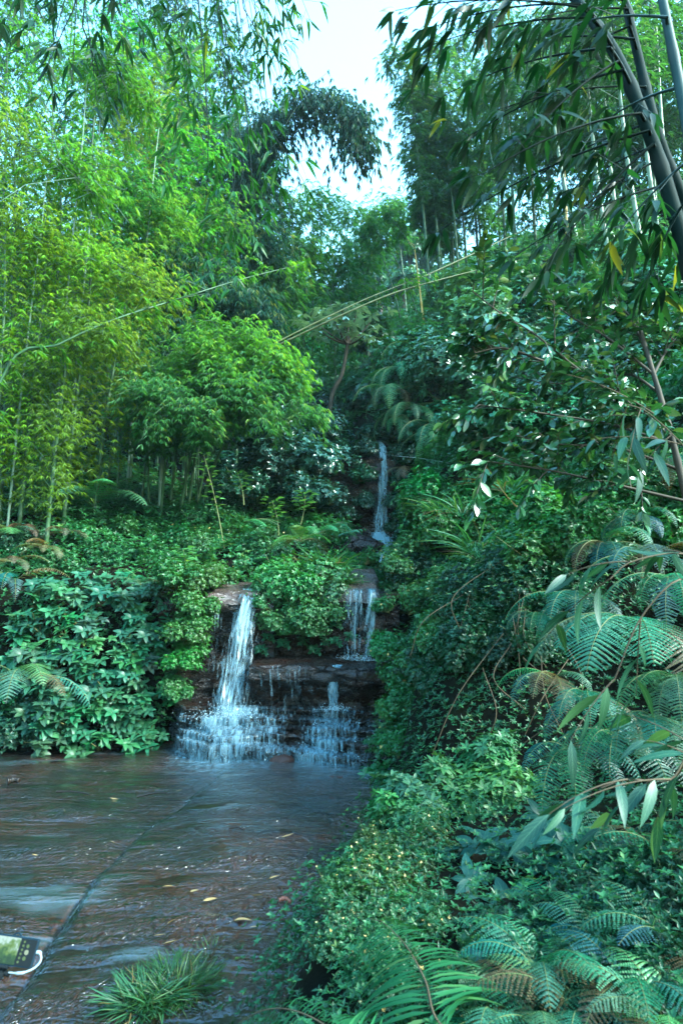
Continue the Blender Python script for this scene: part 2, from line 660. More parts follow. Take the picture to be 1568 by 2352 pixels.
def plain_mat(name, col, rough=.4, metal=0.0, emit=None, es=1.0):
    m, nt, N, L = newmat(name)
    tc = N('ShaderNodeTexCoord')
    no = nd(nt, 'ShaderNodeTexNoise', Scale=30.0, Detail=3.0)
    L(tc.outputs['Object'], no.inputs['Vector'])
    c = mix_c(nt, .25, col, ramp(nt, no.outputs[0], [(.3, .5), (.7, 1.0)]), 'MULTIPLY')
    p = nd(nt, 'ShaderNodeBsdfPrincipled', Roughness=rough, Metallic=metal)
    p.inputs['Specular IOR Level'].default_value = .15
    L(c, p.inputs['Base Color'])
    o = N('ShaderNodeOutputMaterial')
    L(p.outputs[0], o.inputs[0])
    return m


# ------------------------------------------------------------------ terrain
def xr(y):
    return np.interp(y, [-4, 0, 2.9, 3.8, 5.1, 6.8, 7.8, 8.3, 12, 14, 30, 100], [-1.3, -.9, -.42, -.16, .23, .36, .44, .5, 1.05, 1.2, 2.6, 9])


def xl(y):
    return np.interp(y, [7, 8.3, 8.6, 9.5, 11, 12, 14, 30, 100], [-2.15, -2.0, -1.9, -1.0, 0.0, .35, .6, 1.2, 5])


def height(x, y):
    x, y = np.asarray(x, float), np.asarray(y, float)
    zs = np.interp(y, [-5, 7.6, 8.64, 8.8, 9.1, 11.8, 12.3, 12.6, 30, 80, 110], [-.14, -.14, -.12, 1.55, 1.72, 2.5, 2.8, 4.7, 13, 42, 52])
    # left bank
    yf = 7.6 + .22 * vnoise(x * 1.1, 3.0, 0, 5) + .25 * sst(-4.2, -5.5, x)
    hl = sst(0, 1.0, y - yf) * 2.05 - .14 + .42 * np.clip(y - 8.5, 0, 3.5) + .5 * np.clip(y - 12, 0, 18) + .6 * np.clip(y - 30, 0, 100)
    hl = hl + .32 * np.clip(-3 - x, 0, 30) * sst(8.0, 10, y) + sst(-5.3, -6.8, x) * 2.2 * sst(9.5, 7, y) + .4 * np.clip(-6.8 - x, 0, 20) * sst(9.5, 7, y)
    wl = sst(-.05, .55, xl(y) - x) * sst(7.3, 7.6, y)
    wl = np.maximum(wl, sst(-5.2, -5.6, x))
    h = lerp(zs, hl, wl)
    # right bank
    d = x - xr(y)
    dc = np.clip(d, 0, 60)
    near = sst(0, .45, d) * .42 + .30 * dc
    far = sst(0, .8, d) * 1.5 + .80 * np.clip(dc - .25, 0, 4.6) + .38 * np.clip(dc - 4.85, 0, 60)
    wn = sst(3.9, 5.3, y)
    rb = lerp(near, far, wn)
    h = h + rb
    # lumps
    k = np.maximum(sst(0, .5, d), np.maximum(sst(0, .6, xl(y) - x) * sst(7.6, 8.2, y), sst(12, 14, y)))
    h = h + k * (.10 * fbm(x * 1.3, y * 1.3, 0, 11, 3) + .5 * sst(10, 30, y) * fbm(x * .2, y * .2, 0, 12, 3))
    return h


def hit(px, py, y0=1.2, y1=100.0):
    d = ray(px, py)
    ys = np.concatenate([np.arange(y0, 16, .02), np.arange(16, y1, .1)])
    t = ys / d[1]
    x = d[0] * t
    z = CAMZ + d[2] * t
    b = z < height(x, ys)
    i = int(np.argmax(b)) if b.any() else len(ys) - 1
    return np.array([x[i], ys[i], float(height(x[i], ys[i]))])


def ground(x, y, dz=0.0):
    return np.array([x, y, float(height(x, y)) + dz])


gx = np.unique(np.concatenate([np.linspace(-60, -7, 50), np.arange(-7, 6, .07), np.linspace(6, 60, 55)]))
gy = np.unique(np.concatenate([np.arange(-5, 1, .25), np.arange(1, 14, .07), np.linspace(14, 110, 120)]))
X, Y = np.meshgrid(gx, gy, indexing='ij')
m = Mesh()
m.add(np.stack([X, Y, height(X, Y)], -1).reshape(-1, 3), grid_faces(len(gx), len(gy)))
struct(m.build('hillside_terrain', M_SOIL, smooth=True))

# ------------------------------------------------------------------ stream bed
CRACK = np.array([gz(px, py)[:2] for px, py in [(500, 1795), (470, 1815), (430, 1850), (352, 1903), (290, 1965), (222, 2028), (160, 2110), (100, 2195), (55, 2255), (-40, 2380)]])
CRACK2 = np.array([gz(px, py)[:2] for px, py in [(580, 1825), (630, 1842), (690, 1862), (760, 1905), (800, 1950)]])


def pl_dist(x, y, P):
    best = np.full(np.shape(x), 9.0)
    side = np.zeros(np.shape(x))
    for a, b in zip(P[:-1], P[1:]):
        d = b - a
        t = np.clip(((x - a[0]) * d[0] + (y - a[1]) * d[1]) / (d @ d), 0, 1)
        ex, ey = x - a[0] - t * d[0], y - a[1] - t * d[1]
        q = np.hypot(ex, ey)
        s = np.sign(d[0] * ey - d[1] * ex)
        side = np.where(q < best, s, side)
        best = np.minimum(best, q)
    return best, side


def bed_z(x, y, detail=True):
    z = .10 * np.exp(-(((x + .55) / 1.0) ** 2 + ((y - 5.0) / 1.5) ** 2)) + .035 * fbm(x * .55, y * .55, 0, 21, 3) + .014 * fbm(x * 2.0 + .8 * y, y * 3.5, 0, 22, 3)
    if detail:
        wx = x + .035 * fbm(x * 5, y * 5, 0, 25, 2)
        wy = y + .035 * fbm(x * 5, y * 5, 9, 26, 2)
        q, s = pl_dist(wx, wy, CRACK)
        wdt = .022 + .014 * vnoise(x * 4, y * 4, 0, 27)
        z = z - .09 * np.exp(-(q / np.maximum(wdt, .012)) ** 2) - .055 * np.where(s < 0, 1, 0) * np.exp(-q / .6)
        q2, s2 = pl_dist(wx, wy, CRACK2)
        z = z - .03 * np.exp(-(q2 / .014) ** 2)
        # rough gravelly stretch under the falls and by the bank
        rg = sst(.5, -.1, np.abs(x - xr(y) + .35)) + .6 * np.exp(-(((x + .2) / .7) ** 2 + ((y - 5.9) / .55) ** 2))
        z = z + .009 * rg * np.abs(fbm(x * 11, y * 11, 0, 23, 3))
    return z


bx = np.arange(-6.2, 1.3, .022)
by = np.concatenate([np.arange(1.0, 6.0, .022), np.arange(6.0, 8.5, .03)])
X, Y = np.meshgrid(bx, by, indexing='ij')
m = Mesh()
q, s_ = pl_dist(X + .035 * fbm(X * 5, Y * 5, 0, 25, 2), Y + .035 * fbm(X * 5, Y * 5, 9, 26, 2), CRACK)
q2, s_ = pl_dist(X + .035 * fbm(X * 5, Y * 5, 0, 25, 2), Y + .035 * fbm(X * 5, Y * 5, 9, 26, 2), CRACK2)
crack_shade = np.clip(1.3 * np.exp(-(q / .034) ** 2) * (1 + .5 * vnoise(X * 7, Y * 7, 0, 28)) + .7 * np.exp(-(q2 / .014) ** 2), 0, 1)  # shade inside the cracks, painted as a dark band in the rock colour
m.add(np.stack([X, Y, bed_z(X, Y)], -1).reshape(-1, 3), grid_faces(len(bx), len(by)), crack_shade.ravel())
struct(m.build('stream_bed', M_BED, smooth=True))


def ledge_front(x):
    return np.interp(x, [-2.6, -2.2, -1.9, -1.5, -1.2, -.85, -.6, -.3, 0, .4, .8], [8.4, 8.1, 7.45, 7.08, 7.02, 7.02, 7.12, 6.95, 6.8, 6.68, 6.6])


wx_ = np.arange(-6.2, 1.3, .016)
wy_ = np.arange(1.0, 7.9, .016)
X, Y = np.meshgrid(wx_, wy_, indexing='ij')
q, s = pl_dist(X + .035 * fbm(X * 5, Y * 5, 0, 25, 2), Y + .035 * fbm(X * 5, Y * 5, 9, 26, 2), CRACK)
Z = bed_z(X, Y, False) + .012 - .055 * np.where(s < 0, 1, 0) * np.exp(-q / .6) - .02 * np.exp(-(q / .03) ** 2)
fo = np.exp(-np.clip(ledge_front(X) - Y, 0, 9) / .3) * sst(-2.2, -1.7, X) * 1.0
fo = fo * np.where((X > -.75) & (X < -.5), .3, 1)
m = Mesh()
F = grid_faces(len(wx_), len(wy_))
m.add(np.stack([X, Y, Z], -1).reshape(-1, 3), F, fo.ravel())
struct(m.build('stream_water', M_WATER, smooth=True))

# ------------------------------------------------------------------ rock ledges
def rock_grid(P, name, label, mat=None, amp=.03, fr=5.0, seed=0):
    """P: (nx, np, 3) sheet of points, roughened along every axis"""
    nx, n_, _ = P.shape
    x, y, z = P[..., 0], P[..., 1], P[..., 2]
    a = amp * fbm(x * fr, y * fr, z * fr * 2.2, seed, 4)
    b = amp * .8 * fbm(x * fr, y * fr, z * fr * 2.2, seed + 9, 4)
    Q = P + np.stack([.4 * b, -a, .6 * b], -1)
    mm = Mesh()
    mm.add(Q.reshape(-1, 3), grid_faces(nx, n_))
    o = mm.build(name, mat or M_LEDGE, smooth=True)
    return tag(o, label, 'rock', 'rock ledges of the waterfall')


TIERS = ((.0, .135), (.2, .075), (.4, .08), (.62, .075), (.82, .085))


def tier(x, k):
    """front edge and the heights of the foot and the lip of a step of the lower ledges"""
    y0 = ledge_front(x)
    D = np.maximum(7.85 - y0, .3)
    z0 = sum(t[1] for t in TIERS[:k])
    yk = y0 + TIERS[k][0] * D + .11 * fbm(x * 1.5, k * 7.0, 0, 36, 3) + .025 * vnoise(x * 9, k * 5.0, 0, 38)
    f = lambda q: .034 * fbm(x * 1.3, q * 3.3, 0, 37, 2)
    return yk, z0 + (f(k) if k else -.03), z0 + TIERS[k][1] + f(k + 1)


def ledge_profile(x, water):
    P = []
    for k in range(len(TIERS)):
        y, z0, z1 = tier(x, k)
        h = z1 - z0
        if water:
            pts = ((-.035, z0 + .012), (-.032, z0 + h * .5), (-.022, z1 - .012), (.0, z1 + .014), (.05, z1 + .016))
        else:
            pts = ((.07, z0), (.075, z0 + h * .35), (.05, z0 + h * .5), (.012, z0 + h * .58), (-.008, z0 + h * .8), (.0, z1 - .01), (.02, z1))
        P += [np.stack([x, y + a, b + 0 * x], -1) for a, b in pts]
    P.append(np.stack([x, np.full_like(x, 8.3), P[-1][..., 2] + .03], -1))
    return np.stack(P, 1)


lx = np.arange(-2.5, .95, .012)
P = ledge_profile(lx, False)
P = np.array([resample(p, 190) for p in P])
strata = .010 * vnoise(P[..., 0] * 1.5, P[..., 2] * 55, 0, 39) + .014 * fbm(P[..., 0] * 7, P[..., 1] * 7, P[..., 2] * 22, 33, 3)
P[..., 1] -= strata
P[..., 2] += .3 * strata
m = Mesh()
m.add(P.reshape(-1, 3), grid_faces(len(lx), 190))
tag(m.build('rock_ledge', M_LEDGE, smooth=True), 'dark wet stepped rock ledges at the foot of the two lower falls', 'rock', 'rock ledges of the waterfall')


def profile_wall(x0, x1, prof, name, label, amp, fr, seed, mat=None, nz=90, wob=.08, n=None):
    xs = np.arange(x0, x1, .018)
    pr = resample(np.array([[0, a, b] for a, b in prof]), nz)
    P = np.zeros((len(xs), nz, 3))
    P[..., 0] = xs[:, None]
    P[..., 1] = pr[None, :, 1] + wob * fbm(xs * 1.6, 0, 0, seed + 40, 3)[:, None] + .04 * vnoise(xs[:, None] * 3, pr[None, :, 2] * 9, 0, seed + 41)
    P[..., 2] = pr[None, :, 2] + .03 * fbm(xs * 2.2, 3, 0, seed + 42, 3)[:, None]
    return rock_grid(P, name, label, mat, amp, fr, seed)


profile_wall(-1.12, .85, [(7.86, .25), (7.88, .55), (7.74, .66), (7.70, .74), (7.64, .78), (7.62, .92), (7.66, .965), (7.8, .975), (8.7, 1.0)],
             'rock_ledge', 'brown rock ledge that the twin falls land on, with dark hollows along its lip', .035, 5, 50)
profile_wall(-2.45, -.9, [(8.25, .05), (8.3, .7), (8.36, 1.2), (8.30, 1.5), (8.22, 1.62), (8.20, 1.78), (8.3, 1.84), (9.1, 1.95)],
             'rock_wall', 'black dripping rock wall behind the tall slanting fall', .04, 5, 60)
profile_wall(-.95, .8, [(8.5, .9), (8.6, 1.25), (8.55, 1.55), (8.44, 1.68), (8.42, 1.78), (8.5, 1.83), (9.2, 2.0)],
             'rock_wall', 'black recessed rock wall under the leafy mound between the falls', .04, 5, 70)


def slab(x0, x1, y0, y1, z0, z1, name, label, seed, thick=.13):
    xs, ys = np.linspace(x0, x1, 60), np.linspace(y0, y1, 60)
    X, Y = np.meshgrid(xs, ys, indexing='ij')
    e = np.minimum(np.minimum(X - x0, x1 - X), np.minimum(Y - y0, y1 - Y) * 1.2)
    z = z0 + (z1 - z0) * (Y - y0) / (y1 - y0) - thick * (1 - sst(0, .07, e)) ** 1.5 + .02 * fbm(X * 5, Y * 3, 0, seed, 4)
    Xn = X + .03 * fbm(Y * 3, X * 3, 0, seed + 3, 2)
    Yn = Y + .04 * fbm(X * 4, Y, 0, seed + 4, 2)
    mm = Mesh()
    mm.add(np.stack([Xn, Yn, z], -1).reshape(-1, 3), grid_faces(60, 60))
    return tag(mm.build(name, M_SLAB, smooth=True), label, 'rock', 'rock ledges of the waterfall')


slab(-.08, .56, 8.30, 9.45, 1.86, 2.27, 'rock_slab', 'pale pinkish wet slab over which the twin falls drop', 80)
slab(-1.82, -1.05, 8.10, 9.2, 1.85, 2.03, 'rock_slab', 'reddish flat slab at the lip of the tall slanting fall', 84)


def boulder(c, r, name, label, seed, mat=None, n=48):
    u = np.linspace(0, 2 * math.pi, n)
    v = np.linspace(0, math.pi, n // 2)
    U_, V_ = np.meshgrid(u, v, indexing='ij')
    d = np.stack([np.cos(U_) * np.sin(V_), np.sin(U_) * np.sin(V_), np.cos(V_)], -1)
    ang = np.concatenate([d[..., :1] * 1.6, d[..., 1:2] * 1.6, d[..., 2:] * 1.6], -1)
    k = 1 + .22 * fbm(ang[..., 0], ang[..., 1], ang[..., 2], seed, 4)
    P = np.array(c) + d * np.array(r) * k[..., None]
    mm = Mesh()
    mm.add(P.reshape(-1, 3), grid_faces(len(u), len(v)))
    return tag(mm.build(name, mat or M_LEDGE, smooth=True), label, 'rock')


profile_wall(-.6, 2.2, [(12.05, 2.3), (12.2, 3.2), (12.15, 4.0), (12.1, 4.6), (12.3, 4.82), (12.9, 4.95)], 'rock_wall', 'black cliff behind the uppermost narrow fall', .06, 3, 87)
b0 = at(815, 1262, 11.6)
boulder(b0, (.62, .5, .36), 'boulder', 'rounded dark wet boulder with a red patch beside the foot of the uppermost fall', 91)
b1 = at(890, 1268, 11.7)
boulder(b1 + np.array([.05, .2, -.05]), (.5, .5, .36), 'boulder', 'dark wet boulder that the uppermost fall splashes down', 95)
boulder(gz(649, 1750, .03) + np.array([0, -.03, 0]), (.14, .1, .085), 'boulder', 'small red brown stone at the foot of the stepped ledges between the two cascades', 99, M_BED)

# ------------------------------------------------------------------ falling water
def fall(name, label, P, W, layers=3, dens=.5, seed=0, splash=None, group='falls and cascades of the stream', edge=.75):
    P = resample(smooth_path(P, 60), 60)
    W = np.interp(np.linspace(0, 1, 60), np.linspace(0, 1, len(W)), W)
    L = np.r_[0, np.cumsum(np.linalg.norm(np.diff(P, axis=0), axis=1))]
    root = empty(name, P[-1], label, 'waterfall', group)
    mm = Mesh()
    k = 25
    u = np.linspace(-1, 1, k)
    for l in range(layers):
        X = P[:, 0, None] + W[:, None] * u * (1 + .12 * l) + .02 * fbm(L[:, None] * 2.5 + 0 * u, u * 2 + 3 * l, 0, seed + l, 3)
        Y = P[:, 1, None] + .05 * u * u + .05 * l - .05 * fbm(u * W[:, None] * 14, L[:, None] * 1.5, l, seed + 5, 3)
        Z = P[:, 2, None] + 0 * X
        x0 = u * W[:, None]
        uv = np.stack([x0 + 3.7 * l + seed, L[:, None] + 1.3 * l + 0 * x0], -1)
        t = dens * (1 - edge * np.abs(u) ** 2.5)[None, :] * (1 - .25 * l) + .0 * X
        t = t * (1 - .25 * sst(0.1, .9, np.linspace(0, 1, 60)))[:, None] + .15
        mm.add(np.stack([X, Y, Z], -1).reshape(-1, 3), grid_faces(60, k), t.ravel(), uv.reshape(-1, 2))
    mm.build('water_sheet', M_FALL, root, True)
    if splash:
        n, rad, hgt = splash
        c = P[-1]
        a = rng.normal(size=(n, 2)) * rad
        pos = np.stack([c[0] + a[:, 0], c[1] - np.abs(a[:, 1]) * .5, c[2] + np.abs(rng.normal(size=n)) * hgt], 1)
        sm = Mesh()
        leaves(sm, pos, unit(rng.normal(size=(n, 3)) + [0, 0, 1.2]), rnd_unit(n), rng.uniform(.006, .022, n), (np.array([[0, 0, 0], [-.25, .5, 0], [.25, .5, 0], [0, 1, 0], [0, .5, .25], [0, .5, -.25]]),
               np.array([[0, 1, 4], [0, 4, 2], [0, 2, 5], [0, 5, 1], [3, 4, 1], [3, 2, 4], [3, 5, 2], [3, 1, 5]]), np.zeros((6, 2))), 1.0)
        sm.build('splash', M_DROP, root, True)['kind'] = 'stuff'
    return root


m_, nt_, N_, L_ = newmat('water_drops')
p_ = nd(nt_, 'ShaderNodeBsdfPrincipled', Roughness=.15)
p_.inputs['Base Color'].default_value = (.42, .52, .56, 1)
L_(p_.outputs[0], N_('ShaderNodeOutputMaterial').inputs[0])
M_DROP = m_

fall('waterfall', 'tall slanting white fall pouring off the reddish slab onto the stepped ledges',
     [at(572, 1352, 8.45), at(569, 1372, 8.12), at(556, 1440, 7.98), at(541, 1530, 7.82), at(530, 1600, 7.68), at(526, 1648, 7.5)], [.10, .13, .17, .21, .24, .27], 3, .56, 1, (420, .20, .07))
fall('waterfall', 'wide thin veil of the twin falls, made of many fine drips',
     [at(815, 1352, 8.4), at(815, 1364, 8.22), at(814, 1430, 8.17), at(812, 1515, 8.12)], [.13, .16, .17, .18], 2, .42, 3, (120, .12, .03))
fall('waterfall', 'white solid strand of the twin falls beside the leafy bank',
     [at(853, 1352, 8.4), at(853, 1362, 8.2), at(850, 1430, 8.1), at(845, 1518, 8.05)], [.06, .075, .075, .08], 3, .62, 5, (200, .12, .03))
fall('waterfall', 'short white spout falling from the brown ledge onto the steps',
     [at(776, 1528, 7.75), at(770, 1542, 7.56), at(767, 1585, 7.52), at(766, 1632, 7.48)], [.10, .085, .06, .06], 3, .66, 7, (160, .12, .03))
fall('waterfall', 'thin broken drips trickling off the brown ledge beside the slanting fall',
     [at(660, 1530, 7.62), at(660, 1546, 7.56), at(662, 1590, 7.54), at(664, 1640, 7.52)], [.42, .44, .46, .48], 1, .22, 9)
fall('waterfall', 'faint curtain of drips down the black wall beside the slanting fall',
     [at(500, 1362, 8.2), at(499, 1378, 8.1), at(495, 1450, 8.05), at(488, 1560, 8.0)], [.12, .13, .15, .16], 1, .26, 11)
fall('waterfall', 'uppermost narrow fall dropping through a gap in the far shrubs',
     [at(868, 1012, 12.7), at(878, 1032, 12.2), at(879, 1090, 12.1), at(876, 1160, 12.0), at(872, 1235, 11.85)], [.07, .08, .12, .15, .17], 3, .66, 13, (150, .12, .05))
fall('waterfall', 'fan of white water spreading over the dark boulder below the uppermost fall',
     [at(872, 1222, 11.75), at(876, 1240, 11.5), at(882, 1262, 11.25), at(888, 1292, 11.05)], [.14, .26, .36, .44], 3, .72, 15, (260, .22, .05))


def cascade(x0, x1, label, wfun, seed):
    xs = np.arange(x0, x1, .014)
    P = np.array([resample(p[::-1][1:], 90) for p in ledge_profile(xs, True)])
    L = np.concatenate([np.zeros((len(xs), 1)), np.cumsum(np.linalg.norm(np.diff(P, axis=1), axis=2), 1)], 1)
    P[..., 1] -= .02 * np.abs(fbm(P[..., 0] * 16, L * 3, 0, seed, 3))
    t = wfun(P[..., 0], L / L[:, -1:]) + .12 * fbm(P[..., 0] * 4, L * 2.5, 0, seed + 4, 3)
    sl = np.abs(np.gradient(P[..., 2], axis=1)) / np.maximum(np.linalg.norm(np.gradient(P, axis=1), axis=2), 1e-6)
    t = t + .09 * (1 - sst(.2, .7, sl)) - .02
    lev = np.floor(L / .15)
    L = L + .37 * lev
    root = empty('cascade', P[len(xs) // 2, -1], label, 'waterfall', 'falls and cascades of the stream')
    for k in range(2):
        mm = Mesh()
        mm.add((P + k * np.array([0, -.018, .02])).reshape(-1, 3), grid_faces(len(xs), 90), (t - .16 * k).ravel(), np.stack([P[..., 0] + 5.3 * k + .05 * vnoise(lev * 1.7, 0, 0, 77), L + 2.1 * k], -1).reshape(-1, 2))
        mm.build('water_sheet', M_CASC, root, True)
    n = 260
    i, j = rng.integers(0, len(xs), n), rng.integers(20, 90, n)
    pos = P[i, j] + rng.normal(size=(n, 3)) * .02 + [0, -.03, .02]
    keep = rng.random(n) < np.clip(t[i, j], .1, 1)
    sm = Mesh()
    pos = pos[keep]
    n = len(pos)
    leaves(sm, pos, unit(rng.normal(size=(n, 3)) * .4 + [0, 0, 1.2]), rnd_unit(n), rng.uniform(.006, .02, n), T_OVAL1, 1.0)
    sm.build('splash', M_DROP, root, True)['kind'] = 'stuff'
    return root


cascade(-2.25, -.62, 'broad white cascade spreading over the steps under the slanting fall',
        lambda x, v: .29 + .36 * np.exp(-((x + 1.25 + .12 * v) / (.36 + .42 * v)) ** 2), 41)
cascade(-.62, .5, 'thinner lacy cascade down the dark steps under the short spout',
        lambda x, v: .31 + .29 * np.exp(-((x - .0 + .22 * v) / (.24 + .36 * v)) ** 2) + .1 * np.exp(-((x + .35) / .15) ** 2) * v, 45)
# ------------------------------------------------------------------ plant builders
UP = np.array([0, 0, 1.0])


def fan_leaves(m, tips, dirs, nl, L, spread=1.0, down=.45, tm=T_BAM, wscale=1.0, tint_top=None, jit=.25):
    """bamboo twig ends: a drooping fan of leaves at every tip"""
    N = len(tips)
    k = np.repeat(np.arange(N), nl)
    a = np.tile(np.linspace(-1, 1, nl), N) * spread + rng.normal(size=N * nl) * jit
    d = unit(dirs * [1, 1, .35])[k]
    s = unit(np.cross(d, UP) + 1e-5)
    v = d * np.cos(a)[:, None] + s * np.sin(a)[:, None]
    v[:, 2] -= down + rng.random(N * nl) * .5
    nrm = unit(UP + .35 * rng.normal(size=(N * nl, 3)))
    pos = tips[k] - d * (rng.random(N * nl) * .35 * L)[:, None]
    size = L * rng.uniform(.65, 1.15, N * nl)
    t = np.clip(rng.beta(2, 2, N)[k] * .6 + rng.random(N * nl) * .4, 0, 1) if tint_top is None else np.clip(tint_top[k] + rng.normal(size=N * nl) * .15, 0, 1)
    leaves(m, pos, unit(v), nrm, size, tm, t, wscale)


def bamboo(path, label, group, color, rad=.04, L=.17, bare=.3, spread=1.2, nodes=40, twigs=6, nl=6, culm=None, down=.45, name='bamboo', young=.5, droop=.4, cat='bamboo', per=3):
    P = resample(smooth_path(np.array(path), 60), 60)
    H = np.sum(np.linalg.norm(np.diff(P, axis=0), axis=1))
    root = empty(name, P[0], label, cat, group)
    # culm with raised rings
    nn = max(8, int(H / .38))
    s = np.linspace(0, 1, 60)
    q, rr, tt = [], [], []
    for i in range(nn):
        a, b = i / nn, (i + 1) / nn
        for f, k, t in ((.0, 1.0, .2), (.06, 1.22, 1.0), (.12, .97, .5), (.5, .97, .05)):
            q.append(a + (b - a) * f)
            rr.append(k)
            tt.append(t)
    q = np.array(q)
    C = np.stack([np.interp(q, s, P[:, c]) for c in range(3)], 1)
    r = rad * (1 - .82 * q ** 1.5) * np.array(rr)
    cm = Mesh()
    tube(cm, C, r, 7, np.repeat(np.array(tt), 7), False)
    cm.build('culm', culm or M_CULM, root, True)
    # branches
    t = np.repeat(np.linspace(bare, .995, nodes), per)
    t = np.clip(t + rng.normal(size=len(t)) * .006, 0, 1)
    O = np.stack([np.interp(t, s, P[:, c]) for c in range(3)], 1)
    n = len(t)
    az = rng.random(n) * 2 * math.pi
    rel = (t - bare) / (1 - bare)
    ln = spread * (.35 + .8 * np.sin(math.pi * np.clip(rel * .85 + .12, 0, 1))) * rng.uniform(.55, 1.2, n)
    tang = np.stack([np.interp(t, s, np.gradient(P[:, c])) for c in range(3)], 1)
    D = unit(np.stack([np.cos(az), np.sin(az), rng.uniform(.0, 1.1, n)], 1) + .5 * unit(tang))
    ss = np.linspace(.28, 1, twigs)
    tip = O[:, None] + D[:, None] * (ln[:, None] * ss)[..., None]
    dr = droop * rng.uniform(.4, 1.7, n)[:, None]
    tip[..., 2] -= dr * ln[:, None] * ss ** 2
    bd = D[:, None] - np.array([0, 0, 1.0]) * (2 * dr * ss)[..., None]
    off = rng.normal(size=tip.shape) * .13 * spread
    tip2 = tip + off
    bm = Mesh()
    sticks(bm, O, tip[:, twigs // 2], .007, .005)
    sticks(bm, tip[:, twigs // 2], tip[:, -1], .005, .003)
    bm.build('branches', culm or M_CULM, root)
    fm = Mesh()
    T2 = tip2.reshape(-1, 3)
    rr_ = np.repeat(rel, twigs)
    tt_ = np.clip(.18 + young * rr_ * .5 + .42 * rng.random(len(T2)) + .25 * (off.reshape(-1, 3)[:, 2] / (.1 * spread)) * .3, 0, 1)
    fan_leaves(fm, T2, (bd + .3 * rng.normal(size=bd.shape)).reshape(-1, 3), nl, L, 1.0, down, tint_top=tt_)
    fm.build('foliage', M_BAM, root, color=color)
    return root


def bam_px(top, Y, dx, color, label, group, arch=(.6, 0), drop=.6, Yb=None, **kw):
    """bamboo whose crown peaks at a seen point, rooted in the slope below it"""
    T = at(top[0], top[1], Y)
    B = ground(T[0] + dx, Yb or Y, -.05)
    ax, ay = arch
    H = T[2] - B[2]
    P = [B, B + (T - B) * [.22, .22, .4], B + (T - B) * [.6, .6, .78], T, T + [ax, ay, -drop]]
    return bamboo(P, label, group, color, **kw)


def rosettes(m, tips, axis, nl, L, tm, open_=1.1, tint=None, ws=1.0, jit=.2):
    """whorl of nl leaves round every shoot tip"""
    N = len(tips)
    k = np.repeat(np.arange(N), nl)
    ax = unit(np.broadcast_to(axis, (N, 3)))
    ref = np.where(np.abs(ax[:, 2:3]) < .9, UP[None], np.array([[1.0, 0, 0]]))
    A = unit(np.cross(ax, ref))
    B = np.cross(ax, A)
    th = np.tile(np.arange(nl) * 2 * math.pi / nl, N) + np.repeat(rng.random(N) * 6.3, nl) + rng.normal(size=N * nl) * .25
    rad = A[k] * np.cos(th)[:, None] + B[k] * np.sin(th)[:, None]
    op = open_ + rng.normal(size=N * nl) * jit
    d = ax[k] * np.cos(op)[:, None] + rad * np.sin(op)[:, None]
    n = ax[k] * np.sin(op)[:, None] - rad * np.cos(op)[:, None] + .15 * rng.normal(size=(N * nl, 3))
    t = np.repeat(rng.beta(2, 2, N), nl) * .65 + rng.random(N * nl) * .35 if tint is None else np.clip(np.repeat(tint, nl) + rng.normal(size=N * nl) * .1, 0, 1)
    leaves(m, tips[k] + rad * (.03 * L), d, n, L * rng.uniform(.6, 1.15, N * nl), tm, t, ws)


def lump_points(n, r, seed, k=9, flat=.75, low=-.15):
    """points over a lumpy mound of radius r (bumps of different size), with outward directions"""
    c = rnd_unit(k) * rng.uniform(.35, .8, (k, 1))
    c[:, 2] = np.abs(c[:, 2]) * flat
    rr = rng.uniform(.28, .55, k)
    i = rng.integers(0, k, n)
    d = rnd_unit(n)
    p = c[i] + d * (rr[i] * rng.uniform(.55, 1.08, n))[:, None]
    w = rng.random(n) < .12
    p[w] *= rng.uniform(1.1, 1.5, (w.sum(), 1))
    ok = p[:, 2] > low
    return p[ok] * r, d[ok]


def shrub_proto(name, label, cat, group, color, L, ntips, nl, tm, mat, r=.55, flat=.75, open_=1.15, flowers=0, at_=(0, 0, 0)):
    root = empty(name, at_, label, cat, group)
    p, d = lump_points(ntips, r, 0, 10, flat)
    ax = unit(d + UP * .8)
    f = Mesh()
    rosettes(f, p + np.array(at_), ax, nl, L, tm, open_)
    f.build('foliage', mat, root, color=color)
    st = Mesh()
    k = min(70, len(p))
    sticks(st, np.zeros((k, 3)) + np.array(at_) + [0, 0, -.1] + rng.normal(size=(k, 3)) * [.04, .04, 0] * r, p[:k] * .97 + np.array(at_), .008 * r * 2, .004)
    st.build('stems', M_STEM, root)
    if flowers:
        g = Mesh()
        q = p[:flowers] + ax[:flowers] * .03 + np.array(at_)
        rosettes(g, q, ax[:flowers], 4, .05, T_OVAL1, .7)
        o = g.build('blossoms', M_FLOWER, root)
        o['kind'] = 'stuff'
    return root


m_, nt_, N_, L_ = newmat('yellow_petals')
p_ = nd(nt_, 'ShaderNodeBsdfPrincipled', Roughness=.5)
a_ = nd(nt_, 'ShaderNodeAttribute', attribute_name='tint')
L_(mix_c(nt_, a_.outputs['Fac'], (.55, .33, .06), (.75, .62, .30)), p_.inputs['Base Color'])
L_(p_.outputs[0], N_('ShaderNodeOutputMaterial').inputs[0])
M_FLOWER = m_


